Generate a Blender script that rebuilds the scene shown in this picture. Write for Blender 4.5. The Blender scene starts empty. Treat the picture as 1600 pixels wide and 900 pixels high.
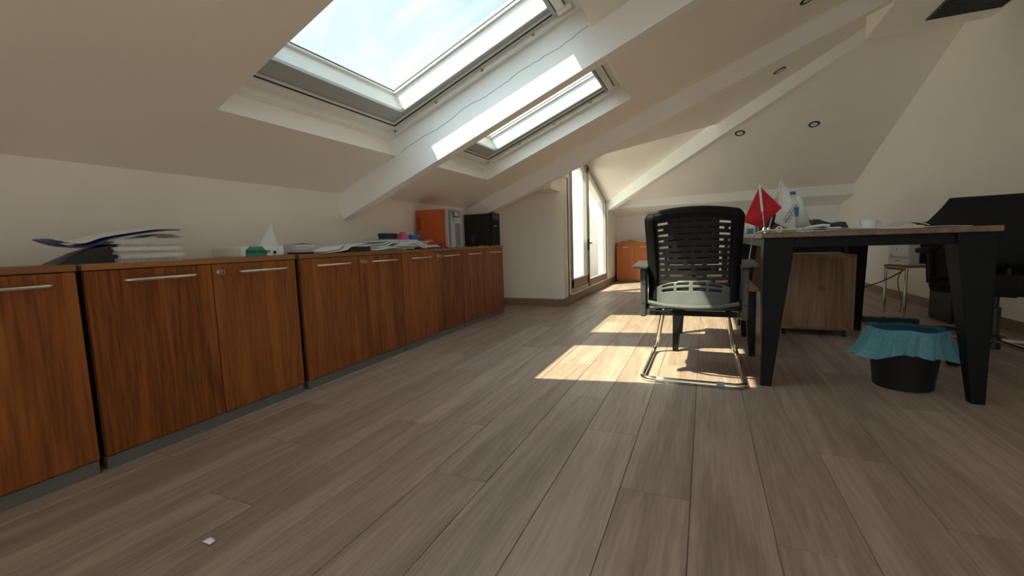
import bpy, bmesh, math, random
from mathutils import Vector, Matrix, Euler
random.seed(7)
R = math.radians
scene = bpy.context.scene
COL = scene.collection

# ------------------------------------------------------------------ camera
cam_d = bpy.data.cameras.new('camera')
cam_d.sensor_width = 36.0
cam_d.lens = 36.0 * 686.7 / 1600.0
cam_d.clip_start = 0.02
cam = bpy.data.objects.new('camera', cam_d)
COL.objects.link(cam)
a_, b_, c_ = R(-23.76), R(5.85), R(-1.86)
Rz = Matrix(((math.cos(a_), -math.sin(a_), 0), (math.sin(a_), math.cos(a_), 0), (0, 0, 1)))
B_ = Matrix(((1, 0, 0), (0, 0, -1), (0, 1, 0)))
Rx = Matrix(((1, 0, 0), (0, math.cos(b_), -math.sin(b_)), (0, math.sin(b_), math.cos(b_))))
Rr = Matrix(((math.cos(c_), -math.sin(c_), 0), (math.sin(c_), math.cos(c_), 0), (0, 0, 1)))
RR = Rr @ Rx @ B_ @ Rz
m3 = Matrix((RR[0], -RR[1], -RR[2])).transposed()
cam.matrix_world = Matrix.Translation((0, 0, 0.735)) @ m3.to_4x4()
scene.camera = cam

# ------------------------------------------------------------------ world, sun, exposure
SKY = 0.38
w = bpy.data.worlds.new('sky'); scene.world = w; w.use_nodes = True
nt = w.node_tree; nt.nodes.clear()
def wn(t, **k):
    n = nt.nodes.new(t)
    for a, v in k.items(): setattr(n, a, v)
    return n
tc = wn('ShaderNodeTexCoord')
no = wn('ShaderNodeTexNoise'); no.inputs['Scale'].default_value = 3.2; no.inputs['Detail'].default_value = 6; no.inputs['Roughness'].default_value = 0.55
rp = wn('ShaderNodeValToRGB')
rp.color_ramp.elements[0].position = 0.38; rp.color_ramp.elements[0].color = (0.43, 0.58, 0.63, 1)
rp.color_ramp.elements[1].position = 0.68; rp.color_ramp.elements[1].color = (0.78, 0.89, 0.91, 1)
bg = wn('ShaderNodeBackground'); bg.inputs['Strength'].default_value = 4.2
wo = wn('ShaderNodeOutputWorld')
nt.links.new(tc.outputs['Generated'], no.inputs['Vector']); nt.links.new(no.outputs['Fac'], rp.inputs['Fac'])
# CIE standard sky type 12: clear sky, brighter towards the sun
def wmath(op, a, b=None, c=None):
    n = wn('ShaderNodeMath', operation=op)
    for i, v in enumerate((a, b, c)):
        if v is None: continue
        if isinstance(v, (int, float)): n.inputs[i].default_value = v
        else: nt.links.new(v, n.inputs[i])
    return n.outputs[0]
dt = wn('ShaderNodeVectorMath', operation='DOT_PRODUCT'); nt.links.new(tc.outputs['Generated'], dt.inputs[0])
dt.inputs[1].default_value = tuple(-Vector((0.51, 0.53, -1.0)).normalized())
gam = wmath('ARCCOSINE', wmath('MINIMUM', wmath('MAXIMUM', dt.outputs['Value'], -1.0), 1.0))
f1 = wmath('MULTIPLY_ADD', wmath('EXPONENT', wmath('MULTIPLY', gam, -3.0)), 10.0, 1.0 - 10.0 * 0.00898)
f2 = wmath('MULTIPLY_ADD', wmath('MULTIPLY', dt.outputs['Value'], dt.outputs['Value']), 0.45, f1)
nt.links.new(wmath('MULTIPLY', f2, SKY), bg.inputs['Strength'])
nt.links.new(rp.outputs['Color'], bg.inputs['Color']); nt.links.new(bg.outputs['Background'], wo.inputs['Surface'])

SUN = Vector((0.51, 0.53, -1.0)).normalized()
sd = bpy.data.lights.new('sun', 'SUN'); sd.energy = 3.6; sd.angle = R(0.6); sd.color = (1.0, 0.95, 0.64)
sun = bpy.data.objects.new('sun', sd); COL.objects.link(sun)
sun.rotation_euler = SUN.to_track_quat('-Z', 'Y').to_euler(); sun.location = (-6, -4, 8)

scene.view_settings.view_transform = 'Standard'
scene.view_settings.look = 'None'
scene.view_settings.gamma = 1.0
scene.view_settings.use_curve_mapping = False
scene.view_settings.exposure = 1.85

try:
    scene.cycles.max_bounces = 16; scene.cycles.diffuse_bounces = 10; scene.cycles.transparent_max_bounces = 16
except Exception: pass

# ------------------------------------------------------------------ materials
MATS = {}
def newmat(name):
    m = bpy.data.materials.new(name); m.use_nodes = True
    MATS[name] = m
    return m, m.node_tree, m.node_tree.nodes['Principled BSDF']
def plain(name, col, rough=0.6, metal=0.0, spec=0.5, bump=0.0, bscale=60, var=0.0, vscale=5, trans=0.0, alpha=1.0, sheen=0.0):
    m, t, p = newmat(name)
    p.inputs['Base Color'].default_value = (*col, 1); p.inputs['Roughness'].default_value = rough
    p.inputs['Metallic'].default_value = metal; p.inputs['Specular IOR Level'].default_value = spec
    p.inputs['Transmission Weight'].default_value = trans; p.inputs['Alpha'].default_value = alpha
    tcx = t.nodes.new('ShaderNodeTexCoord')
    if var:
        n = t.nodes.new('ShaderNodeTexNoise'); n.inputs['Scale'].default_value = vscale; n.inputs['Detail'].default_value = 4
        t.links.new(tcx.outputs['Object'], n.inputs['Vector'])
        r = t.nodes.new('ShaderNodeValToRGB')
        r.color_ramp.elements[0].position = 0.3; r.color_ramp.elements[1].position = 0.7
        r.color_ramp.elements[0].color = (*[c * (1 - var) for c in col], 1)
        r.color_ramp.elements[1].color = (*[min(1, c * (1 + var)) for c in col], 1)
        t.links.new(n.outputs['Fac'], r.inputs['Fac']); t.links.new(r.outputs['Color'], p.inputs['Base Color'])
    if bump:
        n = t.nodes.new('ShaderNodeTexNoise'); n.inputs['Scale'].default_value = bscale; n.inputs['Detail'].default_value = 5
        t.links.new(tcx.outputs['Object'], n.inputs['Vector'])
        b = t.nodes.new('ShaderNodeBump'); b.inputs['Strength'].default_value = bump; b.inputs['Distance'].default_value = 0.01
        t.links.new(n.outputs['Fac'], b.inputs['Height']); t.links.new(b.outputs['Normal'], p.inputs['Normal'])
    return m
def wood(name, dark, mid, light, axis='Z', fine=60.0, rough=0.4, rings=0.5, knots=False, spec=0.5, broad=9.0, freq=22.0):
    m, t, p = newmat(name)
    L_ = t.links.new; N_ = t.nodes.new
    tcx = N_('ShaderNodeTexCoord'); oi = N_('ShaderNodeObjectInfo')
    add = N_('ShaderNodeVectorMath'); add.operation = 'ADD'
    mul = N_('ShaderNodeVectorMath'); mul.operation = 'MULTIPLY'
    cmb = N_('ShaderNodeCombineXYZ')
    mm = N_('ShaderNodeMath'); mm.operation = 'MULTIPLY'; mm.inputs[1].default_value = 37.0
    L_(oi.outputs['Random'], mm.inputs[0])
    for k in range(3): L_(mm.outputs[0], cmb.inputs[k])
    L_(tcx.outputs['Object'], add.inputs[0]); L_(cmb.outputs[0], add.inputs[1])
    st = {'X': (0.06, 1, 1), 'Y': (1, 0.06, 1), 'Z': (1, 1, 0.06)}[axis]
    mul.inputs[1].default_value = st; L_(add.outputs[0], mul.inputs[0])
    n1 = N_('ShaderNodeTexNoise'); n1.inputs['Scale'].default_value = fine; n1.inputs['Detail'].default_value = 6; n1.inputs['Roughness'].default_value = 0.6
    n2 = N_('ShaderNodeTexNoise'); n2.inputs['Scale'].default_value = broad; n2.inputs['Detail'].default_value = 3; n2.inputs['Distortion'].default_value = 0.6
    L_(mul.outputs[0], n1.inputs['Vector']); L_(mul.outputs[0], n2.inputs['Vector'])
    # ring figure: bands of the broad noise
    sc = N_('ShaderNodeMath'); sc.operation = 'MULTIPLY'; sc.inputs[1].default_value = freq
    sn = N_('ShaderNodeMath'); sn.operation = 'SINE'
    L_(n2.outputs['Fac'], sc.inputs[0]); L_(sc.outputs[0], sn.inputs[0])
    a1 = N_('ShaderNodeMath'); a1.operation = 'MULTIPLY_ADD'; a1.inputs[1].default_value = 0.08 * rings; L_(sn.outputs[0], a1.inputs[0])
    h = N_('ShaderNodeMath'); h.operation = 'MULTIPLY_ADD'; h.inputs[1].default_value = 0.55; L_(n1.outputs['Fac'], h.inputs[0])
    h2 = N_('ShaderNodeMath'); h2.operation = 'MULTIPLY'; h2.inputs[1].default_value = 0.45; L_(n2.outputs['Fac'], h2.inputs[0])
    L_(h2.outputs[0], h.inputs[2]); L_(h.outputs[0], a1.inputs[2])
    rv = N_('ShaderNodeMath'); rv.operation = 'MULTIPLY_ADD'; rv.inputs[1].default_value = 0.10; rv.inputs[2].default_value = -0.05
    L_(oi.outputs['Random'], rv.inputs[0])
    a2 = N_('ShaderNodeMath'); a2.operation = 'ADD'; L_(a1.outputs[0], a2.inputs[0]); L_(rv.outputs[0], a2.inputs[1])
    rp_ = N_('ShaderNodeValToRGB'); e = rp_.color_ramp.elements
    e[0].position = 0.33; e[0].color = (*dark, 1); e[1].position = 0.66; e[1].color = (*light, 1)
    x = e.new(0.5); x.color = (*mid, 1)
    L_(a2.outputs[0], rp_.inputs['Fac'])
    last = rp_.outputs['Color']
    if knots:
        v = N_('ShaderNodeTexVoronoi'); v.inputs['Scale'].default_value = 4.2; L_(add.outputs[0], v.inputs['Vector'])
        kr = N_('ShaderNodeValToRGB'); kr.color_ramp.elements[0].position = 0.04; kr.color_ramp.elements[1].position = 0.13
        kr.color_ramp.elements[0].color = (0.25, 0.2, 0.16, 1); kr.color_ramp.elements[1].color = (1, 1, 1, 1)
        L_(v.outputs['Distance'], kr.inputs['Fac'])
        mx = N_('ShaderNodeMix'); mx.data_type = 'RGBA'; mx.blend_type = 'MULTIPLY'; mx.inputs['Factor'].default_value = 0.8
        L_(last, mx.inputs['A']); L_(kr.outputs['Color'], mx.inputs['B']); last = mx.outputs['Result']
    L_(last, p.inputs['Base Color'])
    p.inputs['Roughness'].default_value = rough; p.inputs['Specular IOR Level'].default_value = spec
    b = N_('ShaderNodeBump'); b.inputs['Strength'].default_value = 0.12; b.inputs['Distance'].default_value = 0.002
    L_(n1.outputs['Fac'], b.inputs['Height']); L_(b.outputs['Normal'], p.inputs['Normal'])
    return m
def glassmat(name, tint=(1, 1, 1), refl=1.0, rough=0.0):
    m = bpy.data.materials.new(name); m.use_nodes = True; MATS[name] = m
    t = m.node_tree; t.nodes.clear()
    o = t.nodes.new('ShaderNodeOutputMaterial'); mx = t.nodes.new('ShaderNodeMixShader')
    tr = t.nodes.new('ShaderNodeBsdfTransparent'); tr.inputs['Color'].default_value = (*tint, 1)
    gl = t.nodes.new('ShaderNodeBsdfGlossy'); gl.inputs['Roughness'].default_value = rough
    lw = t.nodes.new('ShaderNodeLayerWeight')      # Schlick reflectance, same from both faces
    pw = t.nodes.new('ShaderNodeMath'); pw.operation = 'POWER'; pw.inputs[1].default_value = 5.0; lw.inputs['Blend'].default_value = 0.5
    k = t.nodes.new('ShaderNodeMath'); k.operation = 'MULTIPLY_ADD'; k.inputs[1].default_value = 0.96 * refl; k.inputs[2].default_value = 0.04 * refl
    t.links.new(lw.outputs['Facing'], pw.inputs[0]); t.links.new(pw.outputs[0], k.inputs[0]); t.links.new(k.outputs[0], mx.inputs['Fac'])
    t.links.new(tr.outputs[0], mx.inputs[1]); t.links.new(gl.outputs[0], mx.inputs[2]); t.links.new(mx.outputs[0], o.inputs['Surface'])
    return m

plain('plaster', (0.91, 0.865, 0.81), 0.85, bump=0.10, bscale=90, var=0.02, vscale=2)
plain('plaster_white', (0.92, 0.91, 0.90), 0.8, bump=0.06, bscale=60, var=0.02, vscale=3)
plain('pvc', (0.82, 0.82, 0.80), 0.35, var=0.02)
plain('shade_rail_grey', (0.42, 0.43, 0.45), 0.45)  # paints the shade on the sash face; also the blind rail's own grey
plain('gasket', (0.03, 0.03, 0.035), 0.6)
plain('alu_frame', (0.36, 0.33, 0.30), 0.4, metal=0.3, var=0.05)
plain('door_panel', (0.42, 0.31, 0.24), 0.5, var=0.06)
plain('plinth', (0.20, 0.20, 0.19), 0.45, metal=0.4, var=0.08, vscale=12)
plain('handle_metal', (0.75, 0.73, 0.70), 0.28, metal=0.9)
plain('chrome', (0.78, 0.77, 0.75), 0.12, metal=1.0)
plain('dark_gap', (0.012, 0.011, 0.01), 0.8)
plain('black_metal', (0.006, 0.0065, 0.007), 0.55, spec=0.2, var=0.1)
plain('dusty_plastic', (0.10, 0.108, 0.11), 0.4, var=0.12, vscale=20)
plain('arm_plastic', (0.05, 0.052, 0.055), 0.45)
plain('black_plastic', (0.010, 0.0105, 0.011), 0.42, bump=0.05, bscale=300)
plain('black_fabric', (0.005, 0.005, 0.0055), 0.9, bump=0.5, bscale=150)
plain('jacket_cloth', (0.006, 0.0065, 0.0075), 0.85, bump=0.4, bscale=40)
plain('grey_plastic', (0.25, 0.25, 0.25), 0.5)
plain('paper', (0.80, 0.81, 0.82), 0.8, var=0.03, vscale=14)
plain('paper_bluish', (0.66, 0.67, 0.72), 0.8, var=0.05, vscale=14)  # slightly darker, bluish white paper
plain('paper_edge', (0.58, 0.57, 0.55), 0.9, var=0.25, vscale=160)
plain('newsprint', (0.62, 0.65, 0.66), 0.85, var=0.16, vscale=70)
plain('blue_folder', (0.03, 0.06, 0.30), 0.45)
plain('dark_folder', (0.035, 0.037, 0.045), 0.5)
plain('green_wrap', (0.05, 0.28, 0.20), 0.5, var=0.1, vscale=30)
plain('ink_dark', (0.012, 0.03, 0.04), 0.7)
plain('ink_blue', (0.01, 0.02, 0.16), 0.6)
plain('orange_metal', (0.52, 0.105, 0.018), 0.45, var=0.05)
plain('ups_grey', (0.40, 0.41, 0.41), 0.45)
plain('ups_dark', (0.16, 0.17, 0.18), 0.5)
plain('screen_dark', (0.015, 0.017, 0.02), 0.2)
plain('navy', (0.012, 0.010, 0.045), 0.4)
plain('pink_plastic', (0.55, 0.07, 0.25), 0.35, var=0.15, vscale=30)
plain('blue_plastic', (0.01, 0.16, 0.45), 0.35)
plain('peach', (0.62, 0.22, 0.12), 0.6)
plain('red_box', (0.45, 0.02, 0.045), 0.5)
plain('red_cloth', (0.52, 0.005, 0.02), 0.7, bump=0.2, bscale=200)
plain('white_cloth', (0.78, 0.78, 0.78), 0.75)
plain('white_gloss', (0.80, 0.80, 0.79), 0.25)
plain('printer_white', (0.82, 0.82, 0.80), 0.4)
plain('printer_grey', (0.52, 0.55, 0.56), 0.5)
plain('lime', (0.22, 0.62, 0.10), 0.5)
plain('lamp_ring', (0.02, 0.018, 0.03), 0.45)
plain('lamp_disc', (0.78, 0.76, 0.73), 0.5)
plain('vent_dark', (0.035, 0.036, 0.036), 0.5)
plain('bin_black', (0.005, 0.005, 0.0055), 0.5)
plain('cable_black', (0.012, 0.012, 0.012), 0.5)
plain('cable_white', (0.65, 0.64, 0.62), 0.5)
plain('yellow_cloth', (0.50, 0.36, 0.06), 0.8, var=0.4, vscale=25)
plain('terrace', (0.88, 0.86, 0.82), 0.9, var=0.08)
plain('facade', (0.68, 0.68, 0.67), 0.9, bump=0.1, bscale=30)
plain('key_metal', (0.62, 0.58, 0.5), 0.35, metal=0.8)
plain('label_blue', (0.04, 0.30, 0.55), 0.4)
plain('silver_lid', (0.52, 0.54, 0.56), 0.3, metal=0.6)
wood('floor_wood', (0.240, 0.172, 0.138), (0.330, 0.243, 0.197), (0.415, 0.314, 0.257), 'Y', fine=90, rough=0.42, rings=0.8, broad=5, spec=0.4, freq=36.0)
wood('skirting_wood', (0.20, 0.14, 0.09), (0.27, 0.19, 0.125), (0.34, 0.25, 0.17), 'Y', fine=60, rough=0.5)
wood('cabinet_wood', (0.115, 0.030, 0.008), (0.270, 0.082, 0.019), (0.36, 0.120, 0.030), 'Z', fine=85, rough=0.42, rings=0.5, broad=14, spec=0.35)
wood('cabinet_top', (0.20, 0.085, 0.032), (0.30, 0.135, 0.052), (0.37, 0.175, 0.07), 'Y', fine=80, rough=0.4, rings=0.4, spec=0.35)
wood('orange_wood', (0.36, 0.095, 0.018), (0.50, 0.145, 0.028), (0.58, 0.19, 0.045), 'Z', fine=70, rough=0.4, rings=0.4)
wood('desk_wood', (0.13, 0.07, 0.042), (0.19, 0.105, 0.066), (0.25, 0.15, 0.095), 'Y', fine=60, rough=0.45)
wood('rustic_wood', (0.17, 0.085, 0.042), (0.29, 0.155, 0.078), (0.38, 0.22, 0.12), 'Z', fine=50, rough=0.5, rings=0.8, knots=True, broad=7)
wood('brown_panel', (0.09, 0.038, 0.02), (0.13, 0.058, 0.03), (0.17, 0.08, 0.042), 'Z', fine=60, rough=0.5)
wood('stool_wood', (0.22, 0.10, 0.06), (0.30, 0.15, 0.09), (0.36, 0.19, 0.12), 'X', fine=60, rough=0.45)
glassmat('pane', (0.97, 0.985, 0.985), 0.9)
glassmat('bottle_plastic', (0.90, 0.94, 0.95), 1.6, 0.03)
# thin translucent bag film, inner shade and lit fold put into the colours
for nm_, cl_, fc_ in (('bag_inside_shaded', (0.05, 0.24, 0.36), 0.45), ('bag_fold_lit', (0.20, 0.52, 0.63), 0.62)):
    m = bpy.data.materials.new(nm_); m.use_nodes = True; MATS[nm_] = m
    t = m.node_tree; p = t.nodes['Principled BSDF']
    p.inputs['Base Color'].default_value = (*cl_, 1); p.inputs['Roughness'].default_value = 0.25
    tr = t.nodes.new('ShaderNodeBsdfTransparent'); tr.inputs['Color'].default_value = (0.55, 0.85, 0.95, 1)
    mx = t.nodes.new('ShaderNodeMixShader'); mx.inputs['Fac'].default_value = fc_
    tx_ = t.nodes.new('ShaderNodeTexCoord'); nz_ = t.nodes.new('ShaderNodeTexNoise'); nz_.inputs['Scale'].default_value = 26; nz_.inputs['Detail'].default_value = 4; nz_.inputs['Distortion'].default_value = 2.5
    bp_ = t.nodes.new('ShaderNodeBump'); bp_.inputs['Strength'].default_value = 0.9; bp_.inputs['Distance'].default_value = 0.02
    t.links.new(tx_.outputs['Object'], nz_.inputs['Vector']); t.links.new(nz_.outputs['Fac'], bp_.inputs['Height']); t.links.new(bp_.outputs['Normal'], p.inputs['Normal'])
    t.links.new(tr.outputs[0], mx.inputs[1]); t.links.new(p.outputs[0], mx.inputs[2])
    t.links.new(mx.outputs[0], t.nodes['Material Output'].inputs['Surface'])

# ------------------------------------------------------------------ mesh helpers
class MB:
    def __init__(s): s.v = []; s.f = []
    def quad8(s, c):
        i = len(s.v); s.v += [tuple(x) for x in c]
        s.f += [(i, i+3, i+2, i+1), (i+4, i+5, i+6, i+7), (i, i+1, i+5, i+4), (i+1, i+2, i+6, i+5), (i+2, i+3, i+7, i+6), (i+3, i, i+4, i+7)]
        return s
    def box(s, x0, x1, y0, y1, z0, z1):
        return s.quad8([(x0, y0, z0), (x1, y0, z0), (x1, y1, z0), (x0, y1, z0), (x0, y0, z1), (x1, y0, z1), (x1, y1, z1), (x0, y1, z1)])
    def taper(s, b, z0, t_, z1):      # b, t_ = (x0,x1,y0,y1)
        return s.quad8([(b[0], b[2], z0), (b[1], b[2], z0), (b[1], b[3], z0), (b[0], b[3], z0),
                        (t_[0], t_[2], z1), (t_[1], t_[2], z1), (t_[1], t_[3], z1), (t_[0], t_[3], z1)])
    def ring(s, o, n, z0, z1):        # rectangular frame o=(x0,x1,y0,y1) outer, n inner, mitred
        oc = [(o[0], o[2]), (o[1], o[2]), (o[1], o[3]), (o[0], o[3])]; ic = [(n[0], n[2]), (n[1], n[2]), (n[1], n[3]), (n[0], n[3])]
        i = len(s.v)
        for z in (z0, z1): s.v += [(x, y, z) for x, y in oc] + [(x, y, z) for x, y in ic]
        for k in range(4):
            j = (k + 1) % 4
            s.f += [(i+k, i+4+k, i+4+j, i+j), (i+8+k, i+8+j, i+12+j, i+12+k), (i+k, i+j, i+8+j, i+8+k), (i+4+k, i+12+k, i+12+j, i+4+j)]
        return s
    def prism(s, pts0, pts1):         # two matching loops
        i = len(s.v); n = len(pts0)
        s.v += [tuple(x) for x in pts0] + [tuple(x) for x in pts1]
        s.f.append(tuple(i + k for k in reversed(range(n)))); s.f.append(tuple(i + n + k for k in range(n)))
        for k in range(n):
            j = (k + 1) % n; s.f.append((i+k, i+j, i+n+j, i+n+k))
        return s
    def tube(s, path, r, n=10, closed=False, flat=1.0):
        path = [Vector(x) for x in path]; m_ = len(path); i0 = len(s.v)
        up = None
        for k, q in enumerate(path):
            a = path[(k-1) % m_] if (closed or k > 0) else q; b = path[(k+1) % m_] if (closed or k < m_-1) else q
            d = (b - a).normalized()
            if up is None:
                up = Vector((0, 0, 1)) if abs(d.z) < 0.9 else Vector((1, 0, 0))
            sd_ = d.cross(up).normalized(); up = sd_.cross(d).normalized()
            rr = r[k] if isinstance(r, (list, tuple)) else r
            for j in range(n):
                t_ = 2 * math.pi * j / n
                s.v.append(tuple(q + sd_ * (math.cos(t_) * rr) + up * (math.sin(t_) * rr * flat)))
        for k in range(m_ if closed else m_ - 1):
            for j in range(n):
                A = i0 + k * n; Bq = i0 + ((k + 1) % m_) * n; j2 = (j + 1) % n
                s.f.append((A + j, A + j2, Bq + j2, Bq + j))
        if not closed:
            s.f.append(tuple(i0 + j for j in reversed(range(n)))); s.f.append(tuple(i0 + (m_-1) * n + j for j in range(n)))
        return s
    def lathe(s, prof, n=28, c=(0, 0, 0), axis='Z', cap=True, sx=1.0, sy=1.0):
        i0 = len(s.v)
        for r_, z in prof:
            for j in range(n):
                t_ = 2 * math.pi * j / n; x, y = r_ * math.cos(t_) * sx, r_ * math.sin(t_) * sy
                q = (x, y, z) if axis == 'Z' else ((z, x, y) if axis == 'X' else (y, z, x))
                s.v.append((q[0] + c[0], q[1] + c[1], q[2] + c[2]))
        for k in range(len(prof) - 1):
            for j in range(n):
                j2 = (j + 1) % n; A = i0 + k * n; Bq = A + n
                s.f.append((A + j, A + j2, Bq + j2, Bq + j))
        if cap:
            s.f.append(tuple(i0 + j for j in reversed(range(n)))); s.f.append(tuple(i0 + (len(prof)-1) * n + j for j in range(n)))
        return s
    def grid(s, fn, nu, nv, skip=None):
        i0 = len(s.v)
        for a in range(nu + 1):
            for b in range(nv + 1): s.v.append(tuple(fn(a / nu, b / nv)))
        for a in range(nu):
            for b in range(nv):
                if skip and skip((a + .5) / nu, (b + .5) / nv): continue
                A = i0 + a * (nv + 1) + b
                s.f.append((A, A + nv + 1, A + nv + 2, A + 1))
        return s
    def build(s, name, mat, parent=None, bevel=0.0, smooth=False, solid=0.0, seg=2, loc=None, rot=None, sub=0, ang=35):
        me = bpy.data.meshes.new(name); me.from_pydata(s.v, [], s.f); me.update()
        bm = bmesh.new(); bm.from_mesh(me); bmesh.ops.recalc_face_normals(bm, faces=bm.faces); bm.to_mesh(me); bm.free()
        me.materials.append(MATS[mat])
        if smooth:
            me.polygons.foreach_set('use_smooth', [True] * len(me.polygons))
            if ang < 180: me.set_sharp_from_angle(angle=R(ang))
        o = bpy.data.objects.new(name, me); COL.objects.link(o)
        if parent: o.parent = parent
        if loc: o.location = loc
        if rot: o.rotation_euler = rot
        if solid:
            md = o.modifiers.new('thick', 'SOLIDIFY'); md.thickness = solid; md.offset = 0
        if sub:
            md = o.modifiers.new('sub', 'SUBSURF'); md.levels = sub; md.render_levels = sub
        if bevel:
            md = o.modifiers.new('bev', 'BEVEL'); md.width = bevel; md.segments = seg; md.limit_method = 'ANGLE'; md.angle_limit = R(40)
        return o
def tag(o, label, cat, group=None, kind=None):
    o['label'] = label
    if cat: o['category'] = cat
    if group: o['group'] = group
    if kind: o['kind'] = kind
    return o
def thing(name, label, cat, loc=(0, 0, 0), rot=(0, 0, 0), group=None, kind=None):
    o = bpy.data.objects.new(name, None); COL.objects.link(o); o.empty_display_size = 0.1
    o.location = loc; o.rotation_euler = rot
    return tag(o, label, cat, group, kind)
def struct(o, label, cat='structure'):
    o['kind'] = 'structure'; o['label'] = label; o['category'] = cat
    return o
def copy_tree(o, parent=None):
    c = o.copy(); COL.objects.link(c); c.parent = parent
    for ch in list(o.children): copy_tree(ch, c)
    return c
def text(name, body, size, mat, parent, loc, rot, align='CENTER', ext=0.0004, shear=0.0, sx=1.0):
    cu = bpy.data.curves.new(name, 'FONT'); cu.body = body; cu.size = size; cu.align_x = align; cu.align_y = 'CENTER'; cu.extrude = ext; cu.shear = shear
    tmp = bpy.data.objects.new(name, cu); COL.objects.link(tmp)
    dg = bpy.context.evaluated_depsgraph_get(); me = bpy.data.meshes.new_from_object(tmp.evaluated_get(dg))
    bpy.data.objects.remove(tmp)
    me.materials.clear(); me.materials.append(MATS[mat])
    o = bpy.data.objects.new(name, me); COL.objects.link(o); o.parent = parent; o.location = loc; o.rotation_euler = rot; o.scale = (sx, 1, 1)
    return o
def arc(c, r, a0, a1, n, plane='xy'):
    out = []
    for k in range(n + 1):
        t_ = R(a0 + (a1 - a0) * k / n); u, v = r * math.cos(t_), r * math.sin(t_)
        out.append({'xy': (c[0] + u, c[1] + v, c[2]), 'yz': (c[0], c[1] + u, c[2] + v), 'xz': (c[0] + u, c[1], c[2] + v)}[plane])
    return out
def bez(p0, p1, p2, p3, n=14):
    p0, p1, p2, p3 = map(Vector, (p0, p1, p2, p3)); out = []
    for k in range(n + 1):
        t_ = k / n; out.append(p0 * (1-t_)**3 + p1 * 3*t_*(1-t_)**2 + p2 * 3*t_*t_*(1-t_) + p3 * t_**3)
    return out

# ================================================================== THE ROOM
KX, KZ, TH = -2.27, 1.105, R(22)
CT, ST = math.cos(TH), math.sin(TH)
YB, YE = -3.3, 8.06              # back wall, far wall
def Lz(x): return KZ + math.tan(TH) * (x - KX)
def Fz(x, y): return 1.396 + 0.007 * (x - 1.865) - 0.428 * (y - 7.471)
def Tz(x, y): return 3.98 + 0.238 * x - 0.315 * y
def rwx(y): return 1.957 - 0.038 * (y - 5.057)

# --- floor: slab with separate planks
fl = struct(MB().box(-2.45, 2.45, YB - .15, YE + .2, -0.12, -0.010).build('floor', 'dark_gap'), 'grey-brown oak laminate floor of long planks running down the room', 'floor')
PW = 0.1945; PX0 = -0.029; PLEN = 1.38
KN = {-1: 1.259, -2: 1.631, 2: 1.69, 3: 1.35, -4: 1.146, -7: 0.797, -8: 1.136, -5: 1.524, 0: 0.95}
pl_cache = {}
def plank_mesh(wd, ln):
    key = (round(wd, 3), round(ln, 3))
    if key in pl_cache: return pl_cache[key]
    g, c = 0.0007, 0.0012
    b = MB(); X0, X1, Y0, Y1 = -wd/2 + g, wd/2 - g, -ln/2 + g, ln/2 - g
    b.v = [(X0, Y0, -.010), (X1, Y0, -.010), (X1, Y1, -.010), (X0, Y1, -.010), (X0, Y0, -c), (X1, Y0, -c), (X1, Y1, -c), (X0, Y1, -c),
           (X0+c, Y0+c, 0), (X1-c, Y0+c, 0), (X1-c, Y1-c, 0), (X0+c, Y1-c, 0)]
    b.f = [(0, 3, 2, 1), (8, 9, 10, 11)]
    for k in range(4):
        j = (k + 1) % 4; b.f += [(k, j, 4 + j, 4 + k), (4 + k, 4 + j, 8 + j, 8 + k)]
    me = bpy.data.meshes.new('plank'); me.from_pydata(b.v, [], b.f); me.update(); me.materials.append(MATS['floor_wood'])
    pl_cache[key] = me
    return me
for k in range(-12, 12):
    xa, xb = PX0 + PW * k, PX0 + PW * (k + 1)
    xa = max(xa, -2.30); xb = min(xb, 2.30)
    if xb - xa < 0.02: continue
    j0 = KN.get(k, random.uniform(0, PLEN)); y = j0
    while y > YB: y -= PLEN
    while y < YE:
        y0, y1 = max(y, YB), min(y + PLEN, YE + .05)
        if y1 - y0 > 0.02:
            o = bpy.data.objects.new('plank', plank_mesh(xb - xa, y1 - y0)); COL.objects.link(o)
            o.parent = fl; o.location = ((xa + xb) / 2, (y0 + y1) / 2, 0)
        y += PLEN

# --- walls
struct(MB().box(KX - .15, KX, YB, 4.76, -0.02, KZ + .12).build('wall_left', 'plaster'), 'low white plastered knee wall behind the row of wooden cabinets', 'wall')
wr = MB().box(KX - .15, -1.44, 4.76, 4.94, -0.02, 2.5).build('wall_return', 'plaster')
struct(wr, 'short plastered return wall between the cabinets and the glazed door', 'wall')
MB().box(-1.635, -1.44, 4.745, 4.765, 0.0, 1.30).build('pilaster', 'plaster', wr)
struct(MB().box(-1.66, 2.10, YE, YE + .15, -0.02, 1.6).build('wall_far', 'plaster_white'), 'low far wall under the sloping ceiling', 'wall')
y0, y1 = YB - .1, YE + .15
struct(MB().prism([(rwx(y0), y0, -.02), (rwx(y0) + .2, y0, -.02), (rwx(y1) + .2, y1, -.02), (rwx(y1), y1, -.02)],
                  [(rwx(y0), y0, 3.2), (rwx(y0) + .2, y0, 3.2), (rwx(y1) + .2, y1, 3.2), (rwx(y1), y1, 3.2)]).build('wall_right', 'plaster'), 'tall plastered gable wall behind the printer and office chair', 'wall')
pil = MB().box(2.00, 2.12, 3.95, 4.25, 0, 2.35).build('wall_pier', 'plaster', None)
struct(pil, 'shallow plastered pier on the gable wall beside the office chair', 'wall')
# door wall: sill piece, end pieces
dw = MB()
dw.box(-1.60, -1.44, 4.94, 7.24, -0.02, 0.105)
dw.box(-1.60, -1.44, 7.20, YE + .1, -0.02, 2.3)
dw.box(-1.60, -1.44, 4.90, 5.02, -0.02, 2.75)
struct(dw.build('wall_door_side', 'plaster_white', bevel=.004), 'white plastered wall and sill around the glazed terrace door', 'wall')
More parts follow.
